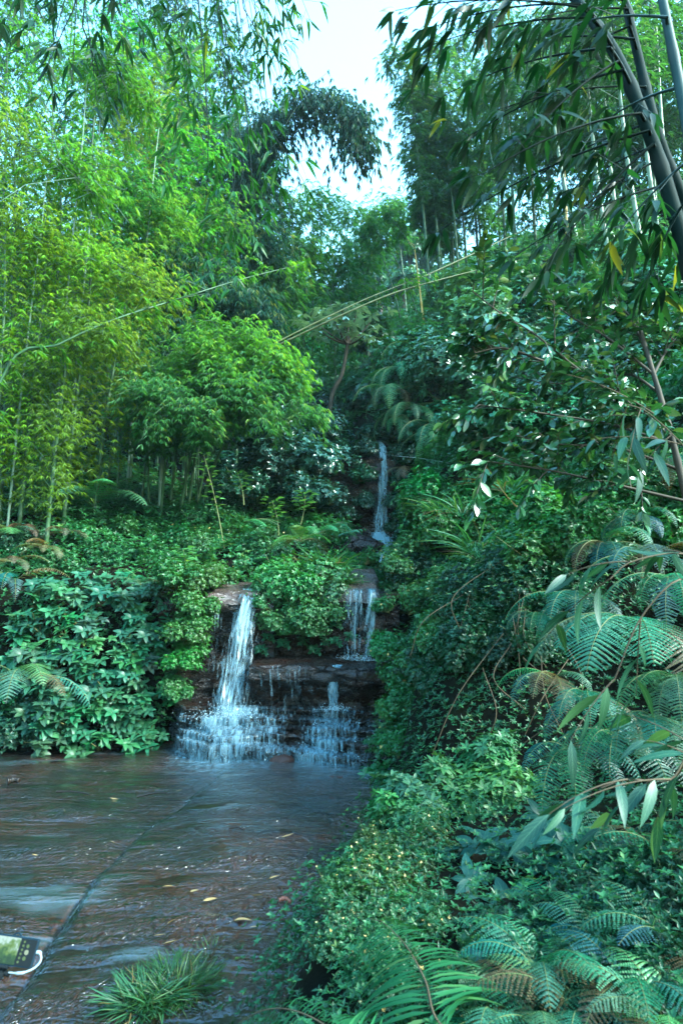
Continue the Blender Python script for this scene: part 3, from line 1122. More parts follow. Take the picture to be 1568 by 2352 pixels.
def frond(m, path, W, pairs=22, bip=True, tm=T_PINN, nrm=None, fwd=.45, sub=9, curl=.25, start=.14, stem_m=None, r=.006, tint=.5, profile=None, pw=1.0):
    """fern leaf along a path: pinnae either side, each again cut into leaflets when bip"""
    P = resample(smooth_path(np.array(path), 60) if len(path) < 30 else np.array(path), 60)
    s = np.linspace(0, 1, 60)
    T = unit(np.gradient(P, axis=0))
    n0 = UP if nrm is None else np.asarray(nrm, float)
    S = unit(np.cross(T, n0) + 1e-6)
    N = np.cross(S, T)
    k = start + (1 - start) * np.linspace(0, 1, pairs) ** .95
    f = lambda A: np.stack([np.interp(k, s, A[:, c]) for c in range(3)], 1)
    Pk, Tk, Sk, Nk = f(P), unit(f(T)), unit(f(S)), unit(f(N))
    u = (k - start) / (1 - start)
    pr = (np.minimum(1, (u + .12) / .3) ** .7) * (1 - u) ** .7 + .02 if profile is None else profile(u)
    ln = W * pr
    if stem_m is not None:
        tube(stem_m, P, r * (1 - .8 * s), 4, .5, False)
    for sg in (-1, 1):
        d = unit(Sk * sg + Tk * fwd - Nk * curl * .5 + rng.normal(size=Sk.shape) * .05)
        if not bip:
            leaves(m, Pk, d, Nk + .12 * rng.normal(size=Nk.shape), ln, tm, np.clip(tint + .18 * rng.normal(size=pairs), 0, 1), pw)
            continue
        q = np.linspace(.04, .97, sub)
        Q = Pk[:, None] + d[:, None] * (ln[:, None] * q)[..., None] - Nk[:, None] * (curl * ln[:, None] * q ** 2)[..., None]
        dn = unit(np.cross(Nk, d))
        base = np.median(np.linalg.norm(np.diff(Pk, axis=0), axis=1)) * .5
        pl = np.minimum(base, .35 * ln)[:, None] * (.92 - .72 * q)[None]
        for s2 in (-1, 1):
            dd = dn[:, None] * s2 + .45 * d[:, None] - .15 * Nk[:, None] + 0 * Q
            leaves(m, Q.reshape(-1, 3), dd.reshape(-1, 3), np.repeat(Nk, sub, 0) + .15 * rng.normal(size=(pairs * sub, 3)), np.maximum(pl, .004).ravel(), tm,
                   np.clip(np.repeat(tint + .15 * rng.normal(size=pairs), sub) + .08 * rng.normal(size=pairs * sub), 0, 1),
                   np.clip((ln[:, None] / sub) / np.maximum(pl, .004) / .42 * 1.0, .3, 4.0).ravel() * pw)


def frond_path(o, az, e0, L, bend, n=14):
    e = e0 - bend * np.linspace(0, 1, n) ** 1.2
    st = np.stack([np.cos(az) * np.cos(e), np.sin(az) * np.cos(e), np.sin(e)], 1) * (L / n)
    return np.vstack([o, o + np.cumsum(st, 0)])


def fern(o, L, n, label, color, W=.3, bip=True, az0=0.0, az1=2 * math.pi, e=(1.2, .7), bend=1.5, pairs=22, sub=9, group=None, name='fern', tm=T_PINN, mat=None, pw=1.0, fwd=.45):
    root = empty(name, o, label, 'fern', group)
    for i in range(n):
        az = az0 + (az1 - az0) * (i + rng.random() * .6) / n
        l = L * rng.uniform(.75, 1.1)
        m, st = Mesh(), None
        P = frond_path(np.array(o, float), az, rng.uniform(*sorted(e)), l, bend * rng.uniform(.8, 1.15))
        sm = Mesh()
        frond(m, P, W * l, pairs, bip, tm, None, fwd, int(sub * 1.5), stem_m=sm, r=.006 * l, tint=rng.uniform(.3, .7), pw=pw)
        fc = np.array(color) * np.exp(rng.normal(size=3) * [.3, .16, .2]) if rng.random() > .07 else np.array((.11, .085, .04))
        fo = m.build('frond', mat or M_FERN, root, color=tuple(fc))
        so = sm.build('stalk', M_STEM, None)
        so.data.transform(__import__('mathutils').Matrix.Translation(-root.location))
        so.parent = fo
    return root


def spray_leaves(m, sm, A, B, n, L, sag=.15, tm=T_BAM3, down=.7, r=.004, ws=1.0, tint=None, side=.8, fan=0):
    """leafy twig: from A to B, sagging, leaves to both sides and hanging"""
    A, B = np.asarray(A, float), np.asarray(B, float)
    ln = np.linalg.norm(B - A)
    P = bez([A, (A + B) / 2 + [0, 0, sag * ln], B], 14)
    tube(sm, P, np.linspace(r * 1.6, r * .5, 14), 4, .3, False)
    s = np.linspace(0, 1, 14)
    if fan:
        k = max(3, n // fan)
        t = np.clip(np.linspace(.2, 1, k) + rng.normal(size=k) * .05, 0, 1)
    else:
        t = np.clip(np.linspace(.15, 1, n) + rng.normal(size=n) * .03, 0, 1)
    Q = np.stack([np.interp(t, s, P[:, c]) for c in range(3)], 1)
    T = unit(np.stack([np.interp(t, s, np.gradient(P[:, c])) for c in range(3)], 1))
    H = unit(T * [1, 1, .2] + rng.normal(size=T.shape) * [.5, .5, .1])
    S = unit(np.cross(T, UP) + 1e-5)
    if fan:
        tw = unit(H + .5 * rng.normal(size=H.shape) - UP * .25) * (L * rng.uniform(.5, 1.5, (k, 1)))
        tw[-1] = T[-1] * .02
        sticks(sm, Q, Q + tw, r * .5, r * .3, .3)
        fan_leaves(m, Q + tw, unit(tw + .3 * H * L), fan, L, .95, down * .6, tm, ws, np.full(k, .4) + .2 * rng.normal(size=k), .3)
        return
    sg = np.where(np.arange(n) % 2, 1, -1)[:, None]
    d = unit(T * .8 + S * sg * side * rng.uniform(.2, 1.1, (n, 1)) - UP * down * rng.uniform(.4, 1.4, (n, 1)) + .25 * rng.normal(size=(n, 3)))
    leaves(m, Q, d, unit(UP + .5 * rng.normal(size=(n, 3)) - .3 * T), L * rng.uniform(.6, 1.15, n), tm, rng.random(n) if tint is None else np.clip(tint + .2 * rng.normal(size=n), 0, 1), ws)


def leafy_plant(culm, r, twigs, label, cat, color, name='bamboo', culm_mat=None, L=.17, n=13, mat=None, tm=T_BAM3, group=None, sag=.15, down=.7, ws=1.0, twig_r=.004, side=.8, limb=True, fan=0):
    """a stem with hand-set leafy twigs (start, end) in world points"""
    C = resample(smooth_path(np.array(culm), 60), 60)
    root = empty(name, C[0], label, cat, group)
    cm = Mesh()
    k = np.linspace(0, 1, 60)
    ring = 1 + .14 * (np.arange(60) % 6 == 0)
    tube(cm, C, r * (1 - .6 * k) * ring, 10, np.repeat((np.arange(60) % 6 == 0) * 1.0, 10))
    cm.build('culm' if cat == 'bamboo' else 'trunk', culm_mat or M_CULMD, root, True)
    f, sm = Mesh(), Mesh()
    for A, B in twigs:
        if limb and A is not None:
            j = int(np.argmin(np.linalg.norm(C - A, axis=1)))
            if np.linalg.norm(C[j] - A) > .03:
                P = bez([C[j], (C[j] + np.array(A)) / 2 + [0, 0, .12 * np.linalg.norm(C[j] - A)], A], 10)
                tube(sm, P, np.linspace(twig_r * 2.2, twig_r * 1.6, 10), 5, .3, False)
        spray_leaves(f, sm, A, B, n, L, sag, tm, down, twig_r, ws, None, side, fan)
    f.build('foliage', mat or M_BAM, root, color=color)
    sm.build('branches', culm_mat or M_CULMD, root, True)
    return root


# ------------------------------------------------------------------ leaf colours (linear)
C_BRIGHT = (.17, .36, .02)
C_LIME = (.11, .30, .03)
C_MID = (.06, .20, .05)
C_GREEN = (.04, .15, .05)
C_TEAL = (.022, .095, .06)
C_DARK = (.014, .06, .035)
C_PALE = (.10, .22, .12)

# ------------------------------------------------------------------ left bank bamboos
G1 = 'bright bamboos on the bank over the broad-leaved patch'
LB1 = 'bright yellow-green bamboo with layered feathery tufts on the sunny left bank'
for (px, py, Y_, dx, ax, sp) in [(20, 60, 10.2, .3, .5, 1.3), (130, 130, 10.6, .1, .9, 1.3), (235, 165, 11.4, -.3, 1.0, 1.2), (40, 330, 9.4, .2, .7, 1.2), (150, 380, 9.8, 0, .7, 1.1),
                                 (20, 520, 8.9, .1, .8, 1.1), (120, 560, 9.3, -.2, .9, 1.1), (225, 600, 9.6, -.3, .9, 1.1), (310, 640, 10.0, -.5, .6, .9), (170, 730, 9.0, -.2, .8, .8), (-60, 250, 9.2, 0, .6, 1.2)]:
    cc = np.array(C_BRIGHT) * np.exp(rng.normal(size=3) * [.10, .10, .2]) * rng.choice([.8, 1.0, 1.15])
    bam_px((px, py), Y_, dx, tuple(cc), LB1, G1, (ax, -.3), .5, bare=.16, spread=sp * 1.1, rad=.035, L=.105, nodes=38, twigs=11, nl=6)
LB2 = 'lime green bamboo with a rounded bright tip standing behind the yellow-green bamboos'
G2 = 'lime green bamboos behind the bright bank bamboos'
for (px, py, Y_, dx, ax, sp) in [(290, 410, 11.6, -.2, .5, 1.0), (350, 470, 12.2, -.2, .6, 1.0), (420, 330, 13.5, -.3, .8, 1.3), (330, 260, 14.0, -.2, .8, 1.4), (260, 60, 15.0, -.2, .8, 1.5), (90, -40, 14.0, 0, .8, 1.5), (400, 120, 16.0, -.3, .8, 1.5), (480, 480, 14, -.4, .7, 1.2)]:
    cc = np.array(C_LIME) * np.exp(rng.normal(size=3) * [.3, .15, .3])
    bam_px((px, py), Y_, dx, tuple(cc), LB2, G2, (ax, -.3), .6, bare=.3, spread=sp * 1.15, rad=.04, L=.15, nodes=50, twigs=9, nl=6)
LB3 = 'tall pale bamboo with a long bare culm among the lime green bamboos'
G3 = 'tall pale culms rising through the bamboo grove'
for (px, py, Y_, pb) in [(215, 130, 9.5, -.25), (248, 190, 10.0, -.3), (122, 380, 9.1, -.3), (392, 120, 12.0, -.5)]:
    bam_px((px, py), Y_, pb, C_LIME, LB3, G3, (.7, 0), .5, bare=.86, spread=.9, rad=.02, nodes=14, culm=M_CULMP)
LB4 = 'dark blue-green bamboo with drooping leaves at the back of the grove'
G4 = 'dark bamboos at the back of the grove'
for (px, py, Y_, dx, ax, sp) in [(470, 280, 17.5, -.3, .7, 1.5), (540, 330, 17, -.3, .9, 1.4), (590, 300, 18.5, -.3, .6, 1.4), (440, 560, 15, -.2, .5, 1.2), (520, 520, 15.5, -.2, .6, 1.3), (590, 560, 16.5, -.2, .6, 1.3), (480, 640, 13.5, -.2, .5, 1.1), (560, 690, 14, -.1, .5, 1.1), (380, 600, 13, -.2, .4, 1.0), (360, 20, 19, 0, .8, 1.8), (480, 60, 20, 0, .8, 1.7), (430, -60, 18, 0, .9, 1.8), (300, -120, 18, 0, .9, 1.8), (540, 150, 21, 0, .6, 1.5), (180, -150, 17, 0, .9, 1.8), (40, -150, 16, 0, .9, 1.8), (-60, -60, 15, 0, .9, 1.7), (380, 330, 16, 0, .6, 1.4), (500, 430, 18, 0, .6, 1.4), (600, 430, 20, 0, .6, 1.4), (400, 230, 17, 0, .8, 1.6), (250, 180, 17, 0, .8, 1.6)]:
    bam_px((px, py), Y_, dx, C_TEAL, LB4, G4, (ax, -.3), .7, bare=.22, spread=sp * 1.15, rad=.045, L=.22, nodes=50, twigs=7, nl=7, down=.75)
P = [ground(-2.6, 16.5), at(540, 620, 16), at(590, 380, 15.6), at(650, 268, 15.2), at(730, 235, 14.9), at(800, 265, 14.7), at(832, 345, 14.6)]
bamboo(P, 'dark plume-shaped bamboo arching into the open sky with hanging leaves', None, C_TEAL, rad=.05, L=.23, bare=.5, spread=1.15, nodes=110, twigs=8, nl=7, down=1.5, droop=.8, young=.2)
LB5 = 'soft mid-green bamboo with a plump crown at the head of the gully'
G5 = 'mid-green bamboos at the head of the gully'
for (px, py, Y_, dx, ax, sp) in [(650, 480, 21, 0, .6, 1.6), (720, 450, 24, 0, .6, 1.6), (690, 560, 20, .2, .4, 1.6), (790, 480, 26, .3, .5, 1.6), (760, 590, 22, .2, .4, 1.7), (830, 570, 25, .3, .4, 1.6), (640, 620, 18, .2, .4, 1.4), (850, 490, 30, .4, .4, 1.5), (900, 470, 32, .8, .4, 1.5)]:
    bam_px((px, py), Y_, dx, C_MID, LB5, G5, (ax, -.2), .6, bare=.62 if Y_ > 29 else .3, spread=sp, rad=.045, L=.3, nodes=34)
LB6 = 'arching green bamboo with a fountain-like crown in front of the dark shrubs'
G6 = 'fountain-like bamboos before the dark shrubs'
for (px, py, Y_, dx, ax, sp, c) in [(520, 770, 10.4, -.9, 1.1, .8, C_LIME), (450, 810, 10.2, -.7, .9, .8, C_LIME), (575, 800, 10.6, -1.2, .9, .8, C_LIME), (600, 880, 10.3, -1.3, .9, .8, C_MID), (500, 880, 10.0, -.9, .9, .8, C_MID), (400, 900, 9.8, -.5, .6, .75, C_MID), (330, 900, 9.9, -.2, .4, .75, C_MID)]:
    bam_px((px, py), Y_, dx, c, LB6, G6, (ax, -.3), .75, bare=.38, spread=sp, rad=.028, L=.13, nodes=44, twigs=8, nl=6, Yb=Y_ + 1.2)
# bare culms of the grove seen under the crowns
G7 = 'bare lower culms in the shade of the grove'
for i in range(26):
    px = rng.uniform(60, 480)
    Y_ = rng.uniform(11.2, 14.5)
    b = hit(px, 1100, 8)
    x = (px - 784) / FPX * Y_
    B = ground(x, Y_, -.05)
    lean = rng.normal() * .25
    T = B + np.array([lean + .2, 0, rng.uniform(3.2, 5)])
    bamboo([B, (B + T) / 2 + [-.05, 0, 0], T], 'slender dark bamboo culm standing in the shade under the grove canopy', G7, C_GREEN, rad=rng.uniform(.02, .04), bare=.35, nodes=12, spread=.7, twigs=4, nl=5, L=.17, per=2)
B = ground(*at(370, 1140, 11.0)[:2])
bamboo([B, at(374, 1010, 11), at(382, 850, 11.1)], 'pale blue-grey bare culm alone at the edge of the grove', None, C_MID, rad=.045, bare=.75, nodes=8, spread=.8, culm=M_CULMP)

# ------------------------------------------------------------------ right bank bamboos
LR1 = 'tall slender bamboo of the grove on the far right slope'
GR1 = 'tall bamboos on the far right slope'
for (px, py, Y_, dx, ax, sp, bare) in [(925, 125, 19.5, .9, -.6, 1.0, .42), (960, 200, 20, .8, -.6, 1.0, .42), (1000, 110, 21, .6, -.4, 1.3, .42), (975, 330, 20.5, .7, -.5, 1.0, .45), (1000, 200, 20, .8, -.4, 1.4, .45), (985, 470, 21, .5, -.4, .9, .5), (1040, 300, 21, .5, -.3, 1.4, .45),
                                       (1060, 90, 22, .5, -.4, 1.5, .45), (1130, 200, 20, .4, -.3, 1.4, .45), (1200, 120, 19, .3, -.3, 1.5, .45), (1090, 400, 22, .3, -.3, 1.4, .45), (1280, 180, 17, .2, -.3, 1.4, .45), (1020, 480, 22, .4, -.3, 1.0, .5), (1150, 30, 18, .3, -.3, 1.6, .35), (1240, 60, 17, .2, -.3, 1.6, .3), (1330, 30, 16, .2, -.3, 1.6, .3), (1400, 150, 15.5, .2, -.3, 1.5, .25), (1480, 80, 15, .2, -.3, 1.6, .25), (1550, 40, 14.5, .2, -.3, 1.6, .25), (1330, 260, 18, .1, -.3, 1.4, .2), (1220, 300, 20, .1, -.3, 1.4, .2), (1430, 300, 17, .1, -.3, 1.4, .2), (1540, 260, 16, .1, -.3, 1.5, .2), (1140, 330, 23, .1, -.3, 1.5, .25), (1100, 180, 24, .1, -.3, 1.6, .3)]:
    bam_px((px, py), Y_, dx, (.055, .17, .06), LR1, GR1, (ax, -.2), .7, bare=bare, spread=sp, rad=.055, L=.26, nodes=38, Yb=Y_ + .5)
LR2 = 'pale culm with a high crown on the shrubby right slope'
GR2 = 'pale culms on the shrubby right slope'
for (tp, bp, Y_) in [((1330, 60), (1420, 725), 11.5), ((1370, 80), (1445, 700), 12.0), ((1400, 60), (1500, 760), 10.5), ((1450, 40), (1535, 700), 11.0), ((1500, 20), (1560, 690), 12.5), ((1250, 160), (1330, 600), 14)]:
    b = hit(bp[0], bp[1], 5)
    B = ground(at(bp[0], bp[1], Y_)[0], Y_, -.05)
    T = at(tp[0], tp[1], Y_)
    bamboo([B, B * .55 + T * .45 + [-.06, 0, 0], T, T + [-.6, -.3, -.3]], LR2, GR2, (.05, .16, .05), rad=.05, bare=.62, spread=1.2, nodes=20, L=.2, culm=M_CULMP)
for tp, bp, Y_, lb in [((950, 560), (982, 850), 17.5, 'straight yellow dead bamboo pole standing on the slope by the crossed leaning poles'), ((1296, 380), (1300, 540), 15, 'short yellow dead culm among the green grove stems high on the slope')]:
    T, q = at(*tp, Y_), at(*bp, Y_)
    B = q + (q - T) / np.linalg.norm(q - T) * 0
    g = ground(B[0], Y_, -.05)
    bamboo([g, (B + g) / 2 if abs(B[2] - g[2]) > .1 else g + (T - g) * .3, g * .4 + T * .6, T], lb, None, C_MID, rad=.05, bare=.97, nodes=2, spread=.5, nl=3, twigs=3, culm=M_CULMY)
for k, (tp, bp, Y_) in enumerate([((905, 590), (975, 830), 19), ((940, 560), (1000, 800), 20), ((880, 600), (935, 770), 21)]):
    T = at(*tp, Y_)
    g = ground(at(*bp, Y_)[0], Y_, -.05)
    bamboo([g, (g + T) / 2 + [.1, 0, .1], T, T + [-.8, 0, 1.2]], 'thin dark leaning culm crossing the pale sky gap behind the crossed poles', 'thin leaning culms in the sky gap', C_MID, rad=.035, bare=.8, nodes=10, spread=.7, L=.2)

# leaning and fallen poles
def pole(pts, r, mat, label, leafy=0, group=None, color=C_LIME):
    return bamboo(pts, label, group, color, rad=r, bare=.35 if leafy else .9, nodes=leafy or 4, spread=.6, twigs=4, nl=5, L=.18, culm=mat, name='bamboo_pole', cat='bamboo pole', per=2)


pole([at(430, 905, 11.6), at(600, 812, 11.7), at(860, 690, 12.2), at(1000, 645, 13.0), at(1180, 600, 15.0), at(1260, 585, 16)], .022, M_CULMO, 'long olive bamboo pole lying across the gully, the lower of the two crossing ones')
pole([at(450, 895, 11.5), at(620, 795, 11.6), at(800, 705, 11.9), at(900, 662, 12.3), at(968, 637, 12.8)], .022, M_CULMO, 'olive bamboo pole snapped off at its upper end, the shorter of the two crossing ones')
pole([at(968, 637, 13.2), at(1060, 595, 14.2), at(1160, 548, 15.2), at(1280, 490, 16.5)], .02, M_CULMO, 'thin olive bamboo pole rising into the dry twigs on the slope beyond the snapped pole')
pole([ground(-5.6, 7.9, -.1), at(0, 880, 8.2), at(130, 795, 8.4), at(260, 735, 8.8), at(400, 690, 9.4), at(560, 640, 10.4), at(705, 604, 11.4)], .026, M_CULM, 'dark green bamboo pole leaning through the yellow-green bamboos', 18)
# ------------------------------------------------------------------ undergrowth that nobody could count
def cover(name, label, n, xs, ys, L, color, keep, lift=.22, tm=T_OVAL1, nl=5, mat=None, open_=1.1, near=1.0):
    """leaf whorls strewn over the slopes"""
    x = rng.uniform(*xs, n)
    y = ys[0] + (ys[1] - ys[0]) * rng.random(n) ** near
    z = height(x, y)
    e = .06
    gxx = (height(x + e, y) - height(x - e, y)) / (2 * e)
    gyy = (height(x, y + e) - height(x, y - e)) / (2 * e)
    nr = unit(np.stack([-gxx, -gyy, np.ones(n)], 1))
    steep = np.sqrt(1 + gxx ** 2 + gyy ** 2)
    k = keep(x, y, z) & (rng.random(n) < np.clip(steep / 2.2, .35, 1))
    x, y, z, nr = x[k], y[k], z[k], nr[k]
    n = len(x)
    b = fbm(x * 1.7, y * 1.7, z * 1.7, 61, 3)
    h = lift * (.25 + np.clip(b + .5, 0, 1.4)) * rng.uniform(.2, 1.0, n)
    p = np.stack([x, y, z], 1) + nr * h[:, None] + [0, 0, .02]
    ax = unit(nr * .7 + UP * .8 + .25 * rng.normal(size=(n, 3)))
    m = Mesh()
    Ls = L * np.clip(y / 8, .45, 6) * np.exp(.25 * fbm(x * .9, y * .9, 0, 63, 2))
    k = np.repeat(np.arange(n), 1)
    tint = np.clip(.45 + .3 * fbm(x * .8, y * .8, z, 64, 2) + .18 * rng.normal(size=n), 0, 1)
    # rosettes with a size of their own
    N = n
    kk = np.repeat(np.arange(N), nl)
    ref = np.where(np.abs(ax[:, 2:3]) < .9, UP[None], np.array([[1.0, 0, 0]]))
    A = unit(np.cross(ax, ref))
    B = np.cross(ax, A)
    th = np.tile(np.arange(nl) * 2 * math.pi / nl, N) + np.repeat(rng.random(N) * 6.3, nl)
    rad = A[kk] * np.cos(th)[:, None] + B[kk] * np.sin(th)[:, None]
    op = open_ + .25 * rng.normal(size=N * nl)
    d = ax[kk] * np.cos(op)[:, None] + rad * np.sin(op)[:, None]
    nn = ax[kk] * np.sin(op)[:, None] - rad * np.cos(op)[:, None]
    leaves(m, p[kk], d, nn + .15 * rng.normal(size=nn.shape), Ls[kk] * rng.uniform(.6, 1.2, N * nl), tm, np.clip(tint[kk] + .12 * rng.normal(size=N * nl), 0, 1))
    o = m.build(name, mat or M_LEAF, color=color)
    return stuff(o, label, 'undergrowth')


in_right = lambda x, y, z: (x - xr(y) > .10) & ~((y > 4.6) & (y < 6.7) & (x - xr(y) > .25) & (x - xr(y) < 1.0) & (z < 1.4) & (rng.random(len(x)) < .7))
in_left = lambda x, y, z: (((xl(y) - x) > .0) & (y > 7.75)) | ((x > xl(y) - .1) & (x < xr(y) + .1) & (y > 9.35) & (y < 10.6))
cover('undergrowth', 'small-leaved green ground cover over the bank beside the stream', 56000, (-.6, 7.5), (.8, 13.5), .052, C_GREEN, in_right)
cover('undergrowth', 'fine low leaves carpeting the near bank under the ferns', 26000, (-.6, 3.6), (.8, 5.2), .062, (.026, .105, .036), lambda x, y, z: x - xr(y) > .10, lift=.12, tm=leaf_tmpl(1, .36, .1, .2, .4), nl=4, open_=.95)
cover('undergrowth', 'mixed low leaves over the bank behind the broad-leaved patch', 30000, (-7.5, 1.2), (7.7, 13.5), .052, (.045, .17, .05), in_left)
cover('undergrowth', 'leafy thicket covering the far valley slopes', 70000, (-30, 32), (13, 62), .05, (.05, .17, .07),
      lambda x, y, z: np.abs(x) < y * .75, lift=.9, near=1.6)

# ------------------------------------------------------------------ shrubs
PR = {}
PR['small'] = lambda **k: shrub_proto('shrub', L=.06, ntips=1500, nl=5, tm=T_OVAL1, mat=M_LEAF, **k)
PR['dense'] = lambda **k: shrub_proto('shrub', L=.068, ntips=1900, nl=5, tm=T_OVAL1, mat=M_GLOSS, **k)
PR['flower'] = lambda **k: shrub_proto('flowering_shrub', L=.06, ntips=1000, nl=5, tm=T_OVAL1, mat=M_LEAF, flowers=16, **k)
PR['long'] = lambda **k: shrub_proto('shrub', L=.15, ntips=300, nl=6, tm=T_GLOSS, mat=M_BROAD, open_=1.25, **k)


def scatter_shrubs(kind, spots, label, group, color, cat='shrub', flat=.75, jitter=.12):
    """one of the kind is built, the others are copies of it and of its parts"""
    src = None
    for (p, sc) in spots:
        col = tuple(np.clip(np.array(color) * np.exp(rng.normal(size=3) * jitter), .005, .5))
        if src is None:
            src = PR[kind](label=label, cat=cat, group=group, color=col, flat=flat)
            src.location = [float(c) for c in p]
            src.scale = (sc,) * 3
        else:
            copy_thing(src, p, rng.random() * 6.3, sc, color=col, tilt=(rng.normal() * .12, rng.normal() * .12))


def spots_px(lst, s, dz=.0, y0=1.2):
    return [(hit(px, py, y0) + [0, 0, dz], sz * s) for px, py, sz in lst]


def rnd_px(poly, n, s0, s1, y0=1.2):
    """random places on the slopes inside an outline"""
    poly = np.array(poly, float)
    out = []
    lo, hi_ = poly.min(0), poly.max(0)
    while len(out) < n:
        q = lo + rng.random(2) * (hi_ - lo)
        ins = False
        j = len(poly) - 1
        for i in range(len(poly)):
            if (poly[i][1] > q[1]) != (poly[j][1] > q[1]) and q[0] < (poly[j][0] - poly[i][0]) * (q[1] - poly[i][1]) / (poly[j][1] - poly[i][1]) + poly[i][0]:
                ins = not ins
            j = i
        if ins:
            p = hit(q[0], q[1], y0)
            out.append((p, rng.uniform(s0, s1) * (p[1] / 8) ** .6))
    return out


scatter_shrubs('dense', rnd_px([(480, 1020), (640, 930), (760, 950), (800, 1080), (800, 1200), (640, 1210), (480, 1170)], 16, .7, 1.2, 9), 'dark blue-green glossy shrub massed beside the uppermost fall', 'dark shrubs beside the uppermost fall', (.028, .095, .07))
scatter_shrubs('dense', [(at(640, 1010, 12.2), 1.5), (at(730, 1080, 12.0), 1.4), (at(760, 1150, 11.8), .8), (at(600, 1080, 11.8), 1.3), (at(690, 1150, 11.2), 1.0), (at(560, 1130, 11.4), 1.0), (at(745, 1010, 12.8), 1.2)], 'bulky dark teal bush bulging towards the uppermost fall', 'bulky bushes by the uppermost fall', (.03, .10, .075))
scatter_shrubs('small', rnd_px([(0, 1170), (250, 1150), (470, 1180), (780, 1240), (770, 1290), (500, 1340), (300, 1330), (0, 1300)], 30, .4, .75, 7.6), 'low leafy green shrub on the bank between the broad-leaved patch and the grove', 'low shrubs on the bank before the grove', (.04, .16, .05))
scatter_shrubs('flower', rnd_px([(400, 1210), (600, 1220), (700, 1280), (560, 1340), (430, 1340)], 8, .35, .6, 7.6), 'light green bush with pale yellow blossoms at the lip above the slanting fall', 'blossoming bushes above the slanting fall', (.065, .20, .06))
scatter_shrubs('small', [(np.array([-.95, 8.45, 1.74]), .62), (np.array([-.6, 8.35, 1.8]), .85), (np.array([-.25, 8.45, 1.78]), .66), (np.array([-.75, 8.65, 1.95]), .85), (np.array([-.35, 8.7, 2.0]), .8), (np.array([-.55, 8.25, 1.5]), .62), (np.array([-.9, 8.3, 1.45]), .5), (np.array([-.22, 8.32, 1.5]), .5), (np.array([-.7, 8.3, 1.35]), .4), (np.array([-.4, 8.3, 1.35]), .4)],
               'rounded bright green bush of the mound that hangs over the wall between the falls', 'bushes of the mound between the falls', (.055, .19, .05))
scatter_shrubs('small', [(at(445, 1400, 8.0), .6), (at(425, 1460, 7.9), .6), (at(460, 1345, 8.2), .6), (at(418, 1530, 7.8), .5), (at(405, 1340, 8.1), .7), (at(440, 1500, 8.0), .45), (at(400, 1590, 7.8), .42), (at(450, 1440, 8.0), .45), (at(590, 1390, 8.2), .3), (at(500, 1330, 8.6), .5)], 'small-leaved plant trailing over the edge beside the black dripping wall', 'trailing plants beside the black wall', (.05, .17, .035))
scatter_shrubs('flower', rnd_px([(790, 1290), (900, 1290), (1000, 1240), (1060, 1350), (960, 1600), (900, 1800), (860, 1860), (870, 1560), (880, 1400)], 30, .4, .7, 5.0), 'yellow-dotted leafy bush on the bank edge beside the twin falls', 'yellow-dotted bushes on the bank edge', (.06, .20, .055))
scatter_shrubs('flower', [(at(900, 1310, 8.3), .5), (at(840, 1290, 9.5), .45), (at(800, 1285, 9.8), .4), (at(890, 1400, 8.0), .4), (at(885, 1480, 7.8), .4), (at(880, 1560, 7.5), .4), (at(875, 1640, 7.2), .4), (at(868, 1720, 6.9), .35), (at(870, 1790, 6.5), .35), (at(880, 1850, 6.0), .4), (at(905, 1500, 7.4), .5), (at(915, 1620, 6.9), .5), (at(920, 1730, 6.4), .5), (at(940, 1400, 7.6), .6)],
               'leafy bush leaning over the rock where the ledges meet the steep bank', 'bushes where the ledges meet the bank', (.055, .20, .05))
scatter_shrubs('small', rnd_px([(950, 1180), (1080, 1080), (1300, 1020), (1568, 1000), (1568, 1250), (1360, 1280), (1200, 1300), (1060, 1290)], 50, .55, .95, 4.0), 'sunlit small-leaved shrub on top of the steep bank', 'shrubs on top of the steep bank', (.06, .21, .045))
scatter_shrubs('small', [(ground(x_, y_), 1.0) for x_, y_ in [(2.6, 3.4), (3.0, 4.4), (3.4, 5.4), (4.0, 6.4), (4.4, 5.2), (3.6, 3.8), (4.6, 7.4), (5.2, 6.6)]], 'large leafy shrub on the slope above the near ferns', 'shrubs on the slope above the near ferns', (.045, .17, .05))
scatter_shrubs('small', rnd_px([(930, 1320), (1200, 1290), (1400, 1380), (1250, 1520), (1000, 1600), (930, 1500)], 50, .35, .6, 2.5), 'vine-like shrub clinging to the shaded face of the steep bank', 'shrubs on the shaded face of the steep bank', (.018, .08, .03))  # leaf colour darkened to carry the shade of the hollow bank
scatter_shrubs('dense', rnd_px([(900, 860), (980, 820), (1100, 640), (1500, 620), (1568, 800), (1560, 1000), (1300, 1060), (1050, 1080), (960, 1000)], 60, .8, 1.4, 6), 'round blue-green shrub on the hillside below the pale culms', 'shrubs of the hillside below the pale culms', (.05, .17, .09))
scatter_shrubs('small', rnd_px([(960, 800), (1060, 660), (1400, 560), (1568, 600), (1568, 900), (1100, 1000)], 30, 1.0, 1.7, 8), 'pale green twiggy shrub higher on the hillside', 'twiggy shrubs high on the hillside', (.085, .21, .09))
scatter_shrubs('small', rnd_px([(600, 700), (850, 760), (870, 900), (860, 1000), (640, 900)], 22, 1.0, 1.7, 12.5), 'shrub on the gully side behind the crossed poles', 'shrubs behind the crossed poles', (.04, .15, .07))
scatter_shrubs('flower', rnd_px([(720, 2000), (860, 1900), (950, 1900), (1000, 2000), (900, 2080), (760, 2120)], 20, .35, .55, 2.0), 'low bush with small yellow blossoms at the water edge of the near bank', 'low blossoming bushes at the water edge', (.06, .13, .03))
scatter_shrubs('flower', rnd_px([(730, 2130), (900, 2090), (1100, 2120), (1200, 2340), (760, 2340)], 22, .35, .5, 1.6), 'fine-leaved low bush around the long fern fronds', 'fine-leaved bushes around the long ferns', (.045, .15, .045))
